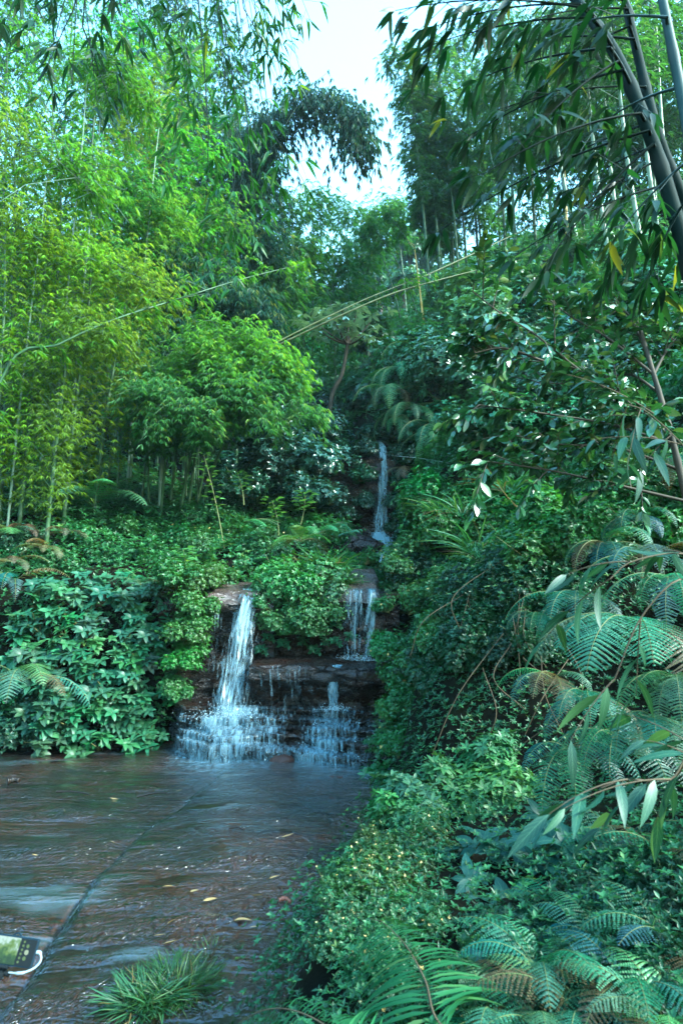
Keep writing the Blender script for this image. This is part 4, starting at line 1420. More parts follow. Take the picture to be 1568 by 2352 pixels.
scatter_shrubs('small', rnd_px([(1100, 2150), (1560, 1950), (1568, 2340), (1180, 2340)], 26, .35, .55, 1.4), 'low leafy shrub under the ferns of the near bank', 'low shrubs under the near ferns', (.022, .09, .04))
scatter_shrubs('long', rnd_px([(880, 1880), (1000, 1800), (1150, 1720), (1200, 1830), (1150, 1930), (960, 1960)], 13, .45, .7, 3.0), 'shrub with long pointed leaves in whorls below the dark hollow of the bank', 'long-leaved shrubs below the dark hollow', (.055, .16, .05))
scatter_shrubs('small', rnd_px([(0, 1560), (150, 1560), (170, 1700), (0, 1740)], 8, .5, .75, 6.5), 'dark small-leaved bush at the corner of the pool', 'dark bushes at the corner of the pool', (.025, .10, .06))

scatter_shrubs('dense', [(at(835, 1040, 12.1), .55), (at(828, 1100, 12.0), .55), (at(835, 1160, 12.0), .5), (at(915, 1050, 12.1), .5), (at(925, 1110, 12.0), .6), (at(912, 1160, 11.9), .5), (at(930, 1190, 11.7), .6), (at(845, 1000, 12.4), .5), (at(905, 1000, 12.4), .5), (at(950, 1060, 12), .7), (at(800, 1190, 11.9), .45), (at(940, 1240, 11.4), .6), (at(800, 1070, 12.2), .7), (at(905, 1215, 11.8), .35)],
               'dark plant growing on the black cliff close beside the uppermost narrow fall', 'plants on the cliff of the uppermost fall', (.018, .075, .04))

# ------------------------------------------------------------------ broad-leaved patch on the left bank wall
def broad_plant(at_, label, group, color, L=.22, n=7, mat=M_BROAD, axis=(0, -.55, .8), name='broad_leaved_plant', tm=T_BROAD):
    root = empty(name, at_, label, 'leafy plant', group)
    f, st = Mesh(), Mesh()
    a = np.array(at_)
    tips = a + np.stack([rng.normal(size=n) * .12, -.06 - rng.random(n) * .22, rng.uniform(-.05, .32, n)], 1) * (L / .22)
    sticks(st, np.repeat(a[None], n, 0), tips, .006, .004)
    ax = unit(np.array(axis) + .2 * rng.normal(size=(n, 3)))
    rosettes(f, tips, ax, 5, L, tm, 1.2, ws=1.0)
    f.build('foliage', mat, root, color=color)
    st.build('stems', M_STEM, root)
    return root


protos = [broad_plant((0, 0, 0), 'broad-leaved plant in the shingled dark green patch beside the slanting fall', 'broad-leaved plants of the dark green patch', (.03, .125, .07), L_) for L_ in (.115, .13, .10)]
first = set()
k = 0
for py in np.arange(1345, 1725, 31):
    for px in np.arange(40, 440, 36):
        e = ((px - 235) / 215) ** 2 + ((py - 1520) / 225) ** 2
        if e > 1.0 + .15 * rng.normal():
            continue
        p = hit(px + rng.normal() * 14, py + rng.normal() * 10 + 8, 6.8)
        p = p + [0, -.12 - .2 * max(0, 1 - e), 0]
        col = np.clip(np.array((.034, .13, .055)) * np.exp(rng.normal(size=3) * .2), 0, 1)
        src = protos[k % 3]
        if k < 3:
            src.location = [float(c) for c in p]
        else:
            copy_thing(src, p, rng.normal() * .5, rng.uniform(.85, 1.2), color=tuple(col))
        k += 1
for (px, py, Y_) in [(615, 1470, 8.35), (650, 1485, 8.35), (690, 1480, 8.4), (740, 1480, 8.35), (770, 1440, 8.35), (775, 1480, 8.3), (800, 1470, 8.4), (640, 1440, 8.4), (600, 1500, 8.3), (720, 1500, 8.4), (855, 1470, 8.3)]:
    copy_thing(protos[0], at(px, py, Y_), rng.normal() * .5, .55, 'small broad-leaved plant rooted in the recess under the mound between the falls', (.03, .13, .05), 'broad-leaved plants in the recess between the falls')

# veined plants of the near bank
for i, (px, py, Y_, L_) in enumerate([(1070, 1985, 3.3, .17), (1160, 1975, 3.2, .17), (1230, 1990, 3.0, .15), (1290, 1960, 3.2, .15), (1180, 2060, 2.9, .16), (1080, 2070, 3.0, .13), (1370, 1975, 3.0, .14), (1040, 2030, 3.3, .14), (1130, 2190, 2.4, .12), (1260, 1925, 3.5, .15), (1420, 2000, 2.8, .13), (1340, 2050, 2.7, .12)]):
    broad_plant(at(px, py, Y_), 'blue-green plant with large ribbed leaves at the top of the near bank', 'ribbed-leaf plants of the near bank', (.028, .11, .08), L_ * .72, 5, axis=(0, -.35, .9), tm=leaf_tmpl(4, .5, .1, .3, .42, .75))

# ------------------------------------------------------------------ ferns
def fpx(px, py, Y_, L, n, label, color=(.06, .20, .09), **k):
    return fern(at(px, py, Y_), L, n, label, color, **k)


GF = 'ferns on the grove bank'
fpx(215, 1165, 10.2, 1.35, 8, 'large light green fern spreading its fronds in front of the grove culms', (.085, .25, .11), W=.34, az0=2.6, az1=6.6, e=(1.0, .5), bend=1.3)
fpx(40, 1120, 9.8, 1.2, 6, 'pale fern with flat spreading fronds at the far end of the grove bank', (.085, .24, .10), W=.34, az0=3, az1=6.4, e=(.8, .3), bend=.9)
fpx(20, 1230, 9.0, .8, 5, 'small fern on the dry brown part of the grove bank', (.08, .22, .10), W=.34, az0=3, az1=6.4, e=(.6, .2), bend=1.0)
fpx(30, 1340, 7.9, .85, 6, 'dark narrow fern hanging beside the broad-leaved patch', (.03, .12, .08), W=.2, bip=False, pairs=26, tm=T_STRAP, az0=3, az1=6.4, e=(.9, .3), bend=1.6)
fpx(50, 1565, 6.9, .95, 7, 'arching light fern over the dark bush at the pool corner', (.065, .19, .09), W=.32, az0=3.6, az1=6.6, e=(.9, .3), bend=1.5)
fpx(325, 1345, 7.9, .42, 6, 'small pale fern at the upper edge of the broad-leaved patch', (.07, .21, .10), W=.34, az0=3, az1=6.4)
fpx(560, 1200, 9.6, .7, 5, 'fern reaching over the bank below the dark shrubs', (.05, .18, .10), W=.32, az0=-.9, az1=1.0, e=(.5, .2), bend=.8)
fpx(690, 1245, 9.2, .75, 10, 'yellow-green fern crowning the hummock above the mound', (.12, .28, .07), W=.34, e=(1.0, .4), bend=1.6)
fpx(735, 1225, 9.3, .7, 6, 'light fern drooping off the side of the hummock towards the boulder', (.08, .24, .11), W=.34, az0=-1.2, az1=1.2, e=(.8, .3), bend=1.5)
fpx(765, 1235, 9.8, .55, 3, 'short stiff fern standing out against the dark boulder', (.09, .26, .12), W=.5, bip=False, pairs=7, tm=leaf_tmpl(2, .34, .05, .2, .4), az0=-.1, az1=.6, e=(.7, .4), bend=.5)
for px, py, Y_ in [(60, 1215, 9.2), (110, 1260, 8.8), (150, 1225, 9.3), (30, 1290, 8.4)]:
    fpx(px, py, Y_, .55, 7, 'withered brownish fern on the dry edge of the grove bank', (.13, .12, .055), W=.3, az0=2.8, az1=6.6, e=(.7, .0), bend=1.5, group='withered ferns on the grove bank')
GH = 'long ferns hanging beside the uppermost fall'
for (px, py, Y_, L_) in [(905, 900, 12.6, 1.25), (925, 850, 13, 1.3), (945, 940, 12.3, 1.2), (1000, 980, 12, 1.2), (1020, 1000, 11.8, 1.3), (915, 960, 12.4, .9), (960, 800, 13.4, 1.2)]:
    fpx(px, py, Y_, L_, 6, 'long fern hanging its fronds down beside the uppermost fall', (.07, .20, .08), W=.24, az0=3.0, az1=6.0, e=(.4, 0), bend=2.0, group=GH, pairs=26)
fpx(930, 1075, 12.1, .6, 6, 'withered brown fern drooping in the dark hollow behind the uppermost fall', (.15, .10, .05), W=.34, az0=3, az1=6, e=(.3, 0), bend=1.6)
# right bank
fpx(1455, 1430, 3.0, .62, 5, 'big bright fern whose broad frond spreads over the dark bank', (.07, .22, .13), W=.46, az0=3.0, az1=5.2, e=(.5, .1), bend=1.5, pairs=24, sub=13)
GR = 'dark comb-like ferns draping the steep bank'
for (px, py, Y_, L_, a0, a1, c) in [(1330, 1380, 3.6, .75, 3.0, 5.4, (.045, .16, .10)), (1270, 1560, 3.9, .7, 3.0, 5.6, (.05, .17, .10)), (1345, 1600, 3.4, .8, 3.4, 5.8, (.03, .13, .09)), (1420, 1700, 3.0, .75, 3.3, 5.6, (.03, .13, .08)), (1300, 1720, 3.5, .75, 3.6, 5.6, (.025, .12, .09)), (1480, 1290, 3.4, .8, 3.2, 5.6, (.035, .14, .09)), (1540, 1330, 3.0, .7, 3.2, 5.4, (.06, .2, .1)),
                                    (1390, 1250, 4.0, .8, 3.2, 5.6, (.03, .12, .08)), (1240, 1420, 4.4, .6, 3.2, 5.6, (.03, .12, .07)), (1550, 1560, 2.7, .6, 3.2, 5.2, (.05, .18, .08)), (1500, 1650, 2.7, .6, 3.2, 5.2, (.06, .2, .1)), (1540, 1060, 4.6, .8, 3.2, 5.4, (.04, .16, .09)), (1460, 1190, 4.2, .7, 3.2, 5.4, (.03, .13, .09))]:
    fpx(px, py, Y_, L_ * .66, 6, 'dark green comb-like fern draping the steep bank', c, W=.24, az0=a0, az1=a1, e=(.7, .1), bend=1.9, group=GR, pairs=26, sub=8, fwd=.3)
GN = 'ferns carpeting the near bank'
for (px, py, Y_, L_, c) in [(1240, 2200, 2.1, .45, (.045, .18, .10)), (1330, 2300, 1.9, .42, (.05, .18, .10)), (1450, 2250, 1.95, .45, (.045, .17, .10)), (1530, 2330, 1.8, .45, (.10, .27, .12)), (1490, 2060, 2.4, .5, (.04, .16, .10)), (1550, 1960, 2.5, .5, (.04, .15, .09)), (1130, 2310, 1.95, .42, (.045, .18, .09)), (1380, 2130, 2.25, .42, (.05, .19, .11)), (1550, 2150, 2.1, .45, (.045, .17, .10)), (1240, 2320, 1.9, .4, (.06, .2, .1)), (1300, 2080, 2.5, .4, (.04, .16, .1)), (1430, 1900, 2.8, .5, (.04, .15, .09))]:
    fpx(px, py + 40, Y_, L_ * .78, 8, 'blue-green fern carpeting the near bank', c, W=.28, az0=1.8, az1=6.6, e=(1.1, .5), bend=1.6, group=GN, pairs=20, sub=7)
# two long once-cut fronds in front
for lb, pts, W_, Yv in [('long narrow-leafleted fern with a tan stalk standing on the near bank', [(1010, 2352, 1.75), (975, 2250, 1.9), (930, 2170, 2.1), (880, 2120, 2.3), (850, 2110, 2.45)], .30, 0),
                        ('fern frond arching low over the water at the bottom bank edge', [(790, 2400, 1.55), (730, 2345, 1.65), (660, 2318, 1.75), (600, 2322, 1.82), (545, 2350, 1.85)], .17, 0)]:
    Pp = [at(a, b, c) for a, b, c in pts]
    base = ground(Pp[0][0] + .25, Pp[0][1] - .2)
    root = empty('fern', base, lb, 'fern')
    fm, sm = Mesh(), Mesh()
    Pp = [base, (base + Pp[0]) / 2 + [0, 0, .04]] + Pp
    frond(fm, Pp, W_, 44, False, leaf_tmpl(4, .055, .1, .4, .3, .6), np.array([-.15, -.25, 1.0]), .42, start=.3, stem_m=sm, r=.0045, pw=1.0,
          profile=lambda u: (np.minimum(1, (u + .25) / .35) ** .6) * (1 - u) ** .55 + .03)
    fo = fm.build('frond', M_FERN, root, color=(.035, .15, .05))
    sm.build('stalk', M_DRYSTEM, root, True)

# ------------------------------------------------------------------ grasses
def grass(o, n, L, r, label, color, cat='grass tuft', name='grass_tuft', group=None, droop=1.0, w=1.0):
    root = empty(name, o, label, cat, group)
    a = rng.random(n) * 6.283
    rr = r * np.sqrt(rng.random(n))
    p = np.array(o) + np.stack([rr * np.cos(a), rr * np.sin(a) * .8, np.zeros(n)], 1)
    az = a + rng.normal(size=n) * .7
    d = unit(np.stack([np.cos(az) * (.25 + rr / r), np.sin(az) * (.25 + rr / r), rng.uniform(.7, 1.6, n)], 1))
    m = Mesh()
    leaves(m, p, d, UP + .3 * rng.normal(size=(n, 3)), L * rng.uniform(.45, 1.1, n), leaf_tmpl(5, .055 * w, .2, .55 * droop, .3, .6), rng.random(n))
    m.build('foliage', M_GRASS, root, color=color)
    k = max(6, n // 14)
    q = rng.integers(0, n, k)
    mm = Mesh()
    leaves(mm, p[q], d[q] * [1.3, 1.3, .8], UP + .5 * rng.normal(size=(k, 3)), L * rng.uniform(.5, 1.15, k), leaf_tmpl(5, .05 * w, .2, .7 * droop, .3, .6), .5)
    mm.build('dry_blades', M_GRASS, root, color=(.20, .15, .06))
    return root


gc = gz(400, 2275, .0)
grass(gc, 1500, .135, .16, 'bushy green grass clump growing on the rock in the shallow water', (.03, .10, .02), droop=1.1, w=.75)
grass(gz(330, 2310), 420, .15, .11, 'shorter grass clump with leafy shoots joined to the side of the bushy clump', (.05, .15, .06))
grass(gz(478, 2215), 140, .12, .08, 'sparse thin grass at the water side of the bushy clump', (.06, .11, .03))
for (px, py, Y_, L_) in [(750, 1300, 8.9, .5), (770, 1330, 8.7, .4)]:
    grass(at(px, py + 20, Y_), 160, L_, .16, 'fresh green grass beside the pale pinkish slab', (.08, .24, .06), group='grass beside the pale slab')
for (px, py, Y_, L_) in [(1090, 1270, 6.6, .7), (1060, 1180, 7.4, .6), (1170, 1130, 7.0, .7), (1010, 1180, 8.3, .6), (1110, 1290, 6.2, .6), (1250, 1190, 6.0, .6)]:
    grass(at(px, py, Y_), 46, L_ * .7, .12, 'long arching grass on the crest of the steep bank', (.06, .20, .08), group='long grass on the crest of the bank', droop=1.4, w=.8)

# ------------------------------------------------------------------ saplings
def sapling(base, top, label, color, L=.13, n=10):
    root = empty('sapling', base, label, 'sapling')
    P = bez([base, (np.array(base) + top) / 2 + [.05, 0, 0], top], 20)
    st, f = Mesh(), Mesh()
    tube(st, P, np.linspace(.012, .004, 20), 5, .3)
    t = np.linspace(.45, 1, n)
    q = np.stack([np.interp(t, np.linspace(0, 1, 20), P[:, c]) for c in range(3)], 1)
    az = np.arange(n) * 2.1
    for j in range(4):
        d = np.stack([np.cos(az + j * 1.57), np.sin(az + j * 1.57), np.full(n, .25)], 1)
        leaves(f, q + d * .12 * rng.random((n, 1)), d, UP + .2 * rng.normal(size=(n, 3)), L * rng.uniform(.7, 1.1, n), T_OVAL, rng.random(n))
    f.build('foliage', M_LEAF, root, color=color)
    st.build('stem', M_STEM, root, True)
    return root


for (bp, tp, Y_, lb) in [((515, 1260), (468, 1045), 9.6, 'thin sapling with bright opposite leaves rising before the shaded culms'), ((560, 1160), (545, 1085), 10.2, 'small sapling with a spreading top between the culms and the dark shrubs'),
                         ((640, 1230), (625, 1150), 9.8, 'leafy young sapling under the dark shrubs near the yellow-green fern'), ((690, 1205), (700, 1130), 9.9, 'bare-stemmed sapling with pale leaf tips under the dark shrubs'), ((420, 1330), (421, 1262), 8.6, 'single shoot with a few long pale leaves above the broad-leaved patch')]:
    sapling(at(*bp, Y_), at(*tp, Y_), lb, (.10, .27, .08), .15, 9)

# pale umbrella-shaped tree beyond the poles
root = empty('umbrella_tree', ground(*at(755, 930, 14.5)[:2]), 'small tree with a flat pale leafy top and a dark forked trunk', 'tree')
st, f = Mesh(), Mesh()
T0 = np.array(root.location)
fork = at(798, 790, 14.5)
tube(st, smooth_path([T0, at(760, 920, 14.5), at(785, 860, 14.5), fork], 24), np.linspace(.07, .045, 24), 6, .3)
tips = []
for (px, py, dy) in [(720, 735, 0), (750, 715, .4), (785, 708, -.3), (820, 712, .3), (850, 740, 0), (835, 770, -.3), (735, 760, -.3), (800, 735, .5), (770, 740, -.5), (815, 775, .4)]:
    q = at(px, py, 14.5 + dy)
    tube(st, bez([fork, (fork + q) / 2 - [0, 0, .12], q], 10), np.linspace(.035, .012, 10), 5, .3)
    tips.append(q)
tips = np.array(tips)
k = np.repeat(np.arange(len(tips)), 7)
tp = tips[k] + rng.normal(size=(len(k), 3)) * [.22, .22, .06]
rosettes(f, tp, UP + .25 * rng.normal(size=tp.shape), 6, .24, leaf_tmpl(2, .42, .1, .4, .5), 1.45)
f.build('crown', M_BROAD, root, color=(.22, .36, .30))
st.build('trunk', M_BARK, root, True)

# far trees in the gully and on the distant hill
def far_tree(p, h, r, label, color, group):
    root = empty('tree', p, label, 'tree', group)
    st, f = Mesh(), Mesh()
    p = np.array(p)
    tube(st, [p - [0, 0, .3], p + [.1, 0, h * .45], p + [0, .1, h * .8]], [r * .12, r * .08, r * .03], 6, .3)
    q, d = lump_points(420, 1.0, 0, 12, .9, -.5)
    rosettes(f, p + [0, 0, h * .72] + q * [r, r, h * .34], unit(d + UP * .6), 5, r * .22, T_OVAL, 1.1)
    f.build('crown', M_LEAF, root, color=color)
    st.build('trunk', M_BARK, root, True)


for (px, py, Y_, h, r) in [(850, 640, 56, 4, 2.4), (840, 760, 26, 3, 1.7), (900, 790, 24, 1.6, 1.2), (925, 700, 46, 3, 2.0), (905, 620, 60, 6, 3.2), (940, 640, 55, 6, 3.2), (870, 600, 66, 7, 3.6)]:
    q = at(px, py, Y_)
    far_tree(ground(q[0], Y_), h, r, 'distant round tree standing in the hazy gully beyond the crossed poles', (.045, .15, .06), 'distant trees in the hazy gully')

# ------------------------------------------------------------------ near plants
# big dark culms over the near bank
def culm_px(pts):
    return [at(a, b, c) for a, b, c in pts]


NB = [([(1620, 900, 2.2), (1590, 660, 2.2), (1545, 480, 2.2), (1484, 290, 2.25), (1410, 120, 2.35), (1330, 10, 2.5), (1230, -110, 2.7)], .043, 'thick dark bamboo culm curving out of frame, the lowest of the overhead ones', [
        ((1330, 10), (1000, 60)), ((1360, 40), (960, 115)), ((1400, 110), (1010, 225)), ((1430, 160), (1060, 325)), ((1470, 260), (1110, 400)), ((1420, 140), (1200, 330)), ((1490, 300), (1010, 530)), ((1500, 330), (1230, 640)), ((1350, 20), (905, 25))]),
      ([(1640, 640, 2.5), (1568, 460, 2.5), (1510, 310, 2.5), (1455, 90, 2.6), (1425, -40, 2.7), (1390, -150, 2.9)], .038, 'dark bamboo culm behind the lowest overhead one', [
        ((1455, 90), (1120, 120)), ((1480, 200), (1150, 250)), ((1500, 280), (1210, 420)), ((1530, 360), (1290, 520)), ((1550, 420), (1180, 590)), ((1430, 0), (1060, 10)), ((1560, 440), (1390, 660)), ((1445, 60), (1250, 180)), ((1440, 20), (1180, 60)), ((1520, 330), (1340, 420))]),
      ([(1640, 620, 1.9), (1600, 400, 1.9), (1560, 200, 1.95), (1520, 0, 2.0), (1490, -140, 2.1)], .034, 'lit blue-grey bamboo culm with a visible ring crossing the upper corner', [
        ((1560, 200), (1330, 330)), ((1590, 360), (1400, 560)), ((1600, 420), (1480, 650)), ((1530, 40), (1300, 60))])]
for pts, r, lb, tw in NB:
    C = culm_px(pts)
    g = ground(C[0][0] + .4, C[0][1] + .2, -.05)
    twl = []
    for (a, b) in tw:
        Yq = pts[2][2]
        twl.append((at(a[0], a[1], Yq), at(b[0], b[1], Yq + rng.uniform(-.15, .7))))
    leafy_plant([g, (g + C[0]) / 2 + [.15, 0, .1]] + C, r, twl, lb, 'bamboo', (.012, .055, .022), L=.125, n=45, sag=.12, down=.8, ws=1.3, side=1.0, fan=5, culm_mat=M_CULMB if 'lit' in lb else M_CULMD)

# bamboos whose twigs hang into the picture from above
HANG = [([(-7, 5.5), (-5.5, 2.2), (-3.2, 5.5), (-1.6, 6.4)], None)]
g = ground(-6.1, 4.0, -.05)
C = [g, g + [.6, .1, 3.0], np.array([-4.2, 4.2, 6.0]), np.array([-2.9, 4.4, 7.3]), np.array([-1.0, 4.6, 7.7])]
tw = []
for a, b, Y_ in [((400, -90), (380, 90), 4.4), ((430, -60), (430, 170), 4.4), ((470, -70), (500, 120), 4.5), ((480, -40), (540, 190), 4.6), ((560, -80), (590, 120), 4.6), ((580, -60), (640, 190), 4.7), ((620, -80), (690, 165), 4.7), ((650, -100), (712, 45), 4.7), ((600, -100), (660, 90), 4.6), ((540, -90), (600, 60), 4.5), ((400, -30), (450, 230), 4.5), ((500, 0), (545, 250), 4.6), ((350, -90), (345, 60), 4.3), ((600, -20), (655, 220), 4.8), ((450, -90), (440, 60), 4.2), ((520, -60), (500, 60), 4.3), ((560, 20), (620, 130), 4.6)]:
    tw.append((at(a[0], a[1], Y_), at(b[0], b[1], Y_)))
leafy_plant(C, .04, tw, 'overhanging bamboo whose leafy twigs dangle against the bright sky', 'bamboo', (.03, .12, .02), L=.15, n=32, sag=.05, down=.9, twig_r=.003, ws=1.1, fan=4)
g = ground(-5.9, 3.0, -.05)
C = [g, g + [.5, .1, 2.5], np.array([-3.8, 3.2, 5.0]), np.array([-2.5, 3.3, 5.9]), np.array([-1.2, 3.4, 6.0])]
tw = [(at(a[0], a[1], 3.3), at(b[0], b[1], 3.3)) for a, b in [((170, -80), (95, 215)), ((180, -60), (165, 200)), ((190, -40), (225, 250)), ((150, -80), (50, 110)), ((260, -80), (290, 80)), ((300, -80), (330, 100)), ((190, 60), (260, 260)), ((170, 20), (110, 150)), ((60, -80), (15, 60))]]
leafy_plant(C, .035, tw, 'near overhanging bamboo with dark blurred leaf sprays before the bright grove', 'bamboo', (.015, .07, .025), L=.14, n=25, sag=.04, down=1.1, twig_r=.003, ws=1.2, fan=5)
g = ground(-5.8, 6.2, -.05)
C = [g, g + [1.0, .1, 3.0], np.array([-5.0, 6.2, 7.5]), np.array([-3.0, 6.2, 9.4]), np.array([-1.0, 6.2, 9.9])]
tw = [(at(a[0], a[1], 6.0), at(b[0], b[1], 6.0 + rng.uniform(-.4, .4))) for a, b in [((440, 120), (405, 330)), ((470, 150), (480, 400)), ((520, 150), (560, 420)), ((560, 200), (610, 500)), ((520, 250), (545, 560)), ((600, 220), (650, 430)), ((480, 300), (470, 520)), ((560, 380), (520, 660)), ((580, 420), (600, 560)), ((430, 180), (380, 420)), ((540, 420), (480, 620)), ((620, 300), (700, 420)), ((500, 120), (530, 330)), ((560, 100), (590, 330))]]
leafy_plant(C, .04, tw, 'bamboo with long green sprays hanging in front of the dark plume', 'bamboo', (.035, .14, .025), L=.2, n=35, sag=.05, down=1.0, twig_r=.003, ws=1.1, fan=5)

# glossy tree on the right
TT = [at(1660, 1500, 4.0), at(1600, 1250, 4.0), at(1540, 1000, 4.1), at(1500, 860, 4.2), at(1470, 760, 4.3)]
g = ground(TT[0][0] + .1, TT[0][1], -.05)
limbs = [[(1540, 1000, 4.1), (1330, 850, 4.0), (1230, 770, 3.95), (1150, 720, 3.9), (1085, 670, 3.9)], [(1545, 1020, 4.1), (1400, 975, 4.0), (1250, 950, 4.0), (1100, 930, 3.9)], [(1500, 860, 4.2), (1400, 780, 4.3), (1300, 720, 4.4), (1220, 650, 4.4)],
         [(1570, 1150, 4.0), (1400, 1110, 4.0), (1260, 1080, 3.9), (1120, 1060, 3.8)], [(1560, 1080, 4.1), (1420, 1030, 4.3), (1280, 1020, 4.4), (1180, 1000, 4.5)], [(1480, 800, 4.3), (1440, 720, 4.4), (1380, 690, 4.5)], [(1330, 850, 4.0), (1250, 830, 4.1), (1160, 800, 4.0), (1090, 810, 3.9)],
         [(1510, 900, 4.2), (1440, 860, 4.5), (1340, 880, 4.6), (1240, 880, 4.6)], [(1500, 860, 4.2), (1540, 790, 4.3), (1600, 740, 4.4)], [(1540, 1000, 4.1), (1480, 960, 3.8), (1420, 900, 3.7)]]
tw = []
ctr = Mesh()
for lm in limbs:
    lp = smooth_path([at(*q) for q in lm], 40)
    tube(ctr, lp, np.linspace(.012, .004, 40), 5, .2)
    for t in np.linspace(.22, 1, 19):
        A = lp[int(t * 39)]
        dv = unit(lp[39] - lp[0] + rng.normal(size=3) * .9 * np.linalg.norm(lp[39] - lp[0]))
        tw.append((A, A + dv * rng.uniform(.16, .42)))
gt = leafy_plant([g] + TT, .035, tw, 'glossy-leaved tree reaching over the stream from the near bank with shiny leaves', 'tree', (.028, .11, .04), name='glossy_tree', culm_mat=M_BARK, L=.10, n=18, ws=1.2, mat=M_GLOSS, tm=T_GLOSS, sag=.12, down=.45, twig_r=.003, side=1.1, limb=False)
ctr.build('limbs', M_BARK, gt, True)

# banded strap leaves near the camera
CANES = [([(1640, 1330, 1.75), (1568, 1272, 1.75), (1450, 1290, 1.75), (1400, 1330, 1.75)], [((1568, 1272), (1500, 1280)), ((1440, 1290), (1300, 1320)), ((1400, 1330), (1250, 1470))], 'arching cane with twisted banded leaves crossing the dark bank'),
      ([(1680, 1800, 1.6), (1600, 1700, 1.6), (1540, 1790, 1.6), (1440, 1790, 1.6), (1380, 1810, 1.6)], [((1600, 1720), (1420, 1640)), ((1540, 1790), (1290, 1860)), ((1500, 1790), (1380, 1900)), ((1440, 1790), (1260, 1870)), ((1568, 1760), (1500, 1900)), ((1590, 1740), (1480, 1700))], 'low cane with blue-banded strap leaves hanging over the near ferns'),
      ([(1690, 1500, 1.7), (1620, 1380, 1.7), (1560, 1330, 1.7), (1470, 1420, 1.7), (1410, 1560, 1.7)], [((1410, 1560), (1310, 1700)), ((1470, 1420), (1460, 1600))], 'slender cane with hanging plain green strap leaves before the big fern'),
      ([(1680, 1200, 2.1), (1590, 1050, 2.1), (1490, 950, 2.1), (1440, 930, 2.1)], [((1500, 950), (1300, 860)), ((1440, 930), (1400, 1080)), ((1470, 940), (1440, 1070)), ((1540, 1000), (1470, 1080)), ((1560, 1020), (1360, 1010))], 'near bamboo cane with large dark leaves crossing the glossy tree')]
for pts, tw, lb in CANES:
    C = culm_px(pts)
    g = ground(C[0][0] + .15, C[0][1] + .1, -.03)
    leafy_plant([g, (g + C[0]) / 2 + [.08, 0, .08]] + C, .0045, [(at(a[0], a[1], pts[0][2]), at(b[0], b[1], pts[0][2] + rng.uniform(-.1, .25))) for a, b in tw], lb, 'bamboo', (.02, .08, .045), name='bamboo_cane', culm_mat=M_DRYSTEM, L=.13, n=5, mat=M_BROAD, tm=T_STRAP, sag=.12, down=.45, twig_r=.0015, ws=1.3)

# dead twigs and vines on the dark bank
for i in range(16):
    p = hit(rng.uniform(1080, 1330), rng.uniform(1270, 1600), 3.5)
    a = p + [-.1, -.15, .1]
    b = a + np.array([rng.uniform(-.5, .1), -.12, -rng.uniform(.4, .9)])
    mm = Mesh()
    tube(mm, smooth_path([a, (a + b) / 2 + [rng.normal() * .12, -.1, 0], b + rng.normal(size=3) * .05], 24), .0035, 5, .5)
    tag(mm.build('vine', M_DRYSTEM, smooth=True), 'dry brown vine dangling down the dark hollow of the steep bank', 'vine', 'dry vines on the dark hollow')
# ------------------------------------------------------------------ small things on the rock
M_FALLEN = stem_mat('fallen_leaf_tan', (.22, .14, .05), (.36, .26, .12), .5, False)
M_TWIG = stem_mat('dark_wet_wood', (.012, .009, .007), (.03, .02, .015), .35, False)
M_REDWOOD = stem_mat('red_brown_wood', (.16, .05, .03), (.22, .08, .05), .5, False)
for (px, py) in [(62, 1802), (275, 1831), (405, 1816), (265, 1944), (372, 2070), (435, 2082), (465, 2104), (645, 1966), (572, 2162), (382, 2157), (370, 2200), (350, 2180), (625, 2210), (752, 1884), (617, 2056), (577, 2094), (523, 2142), (536, 2151), (690, 2180), (705, 2050), (150, 1870), (90, 1960)]:
    q = gz(px, py, .0)
    q[2] = float(bed_z(q[0], q[1], False)) + .018 - (.03 if px < 420 - (py - 1850) * .85 else 0)
    mm = Mesh()
    a = rng.normal() * .5 + (0 if px > 300 else 3)
    leaves(mm, [[0, 0, 0]], [[math.cos(a), math.sin(a) * .7, .08]], UP + .3 * rng.normal(size=3), rng.uniform(.045, .10), leaf_tmpl(3, rng.uniform(.14, .3), rng.uniform(.1, .4), rng.uniform(-.3, .1), .4, .8), .5)
    o = mm.build('fallen_leaf', M_FALLEN)
    o.location = [float(c) for c in q]
    tag(o, 'dry tan leaf lying on the wet rock of the stream bed', 'leaf', 'fallen leaves on the wet rock')


def stick(px0, py0, px1, py1, r, mat, label):
    a, b = gz(px0, py0, 0), gz(px1, py1, 0)
    for q in (a, b):
        q[2] = float(bed_z(q[0], q[1], False)) + r + .012
    mm = Mesh()
    mid = (a + b) / 2 + [.0, .02, .006]
    tube(mm, smooth_path([a, mid, b], 16), r * np.linspace(1, .6, 16) * (1 + .15 * rng.normal(size=16)), 7, .2)
    tag(mm.build('stick', mat, smooth=True), label, 'stick')


stick(16, 1809, 44, 1807, .035, M_TWIG, 'short thick black log stub lying in the still shallow water')
stick(130, 1826, 205, 1831, .010, M_TWIG, 'long thin dark stick in the shallow water beside the black log stub')
stick(315, 1833, 385, 1829, .012, M_TWIG, 'dark twig pointing at the crack in the rock')
stick(525, 1946, 560, 1950, .010, M_TWIG, 'small dark twig in the middle of the wet slope')
stick(640, 2107, 668, 2112, .014, M_REDWOOD, 'red brown piece of wood at the end of the smooth water')
mm = Mesh()
tube(mm, smooth_path([at(905, 1047, 11.9), at(940, 1050, 11.2), at(990, 1056, 10.2), at(1030, 1064, 9.0)], 30), .0025, 4, .2)
tag(mm.build('wire', stem_mat('pale_wire', (.35, .42, .42), (.5, .55, .55), .4, False)), 'thin pale wire strung across the shrubs from the gap of the uppermost fall', 'wire')

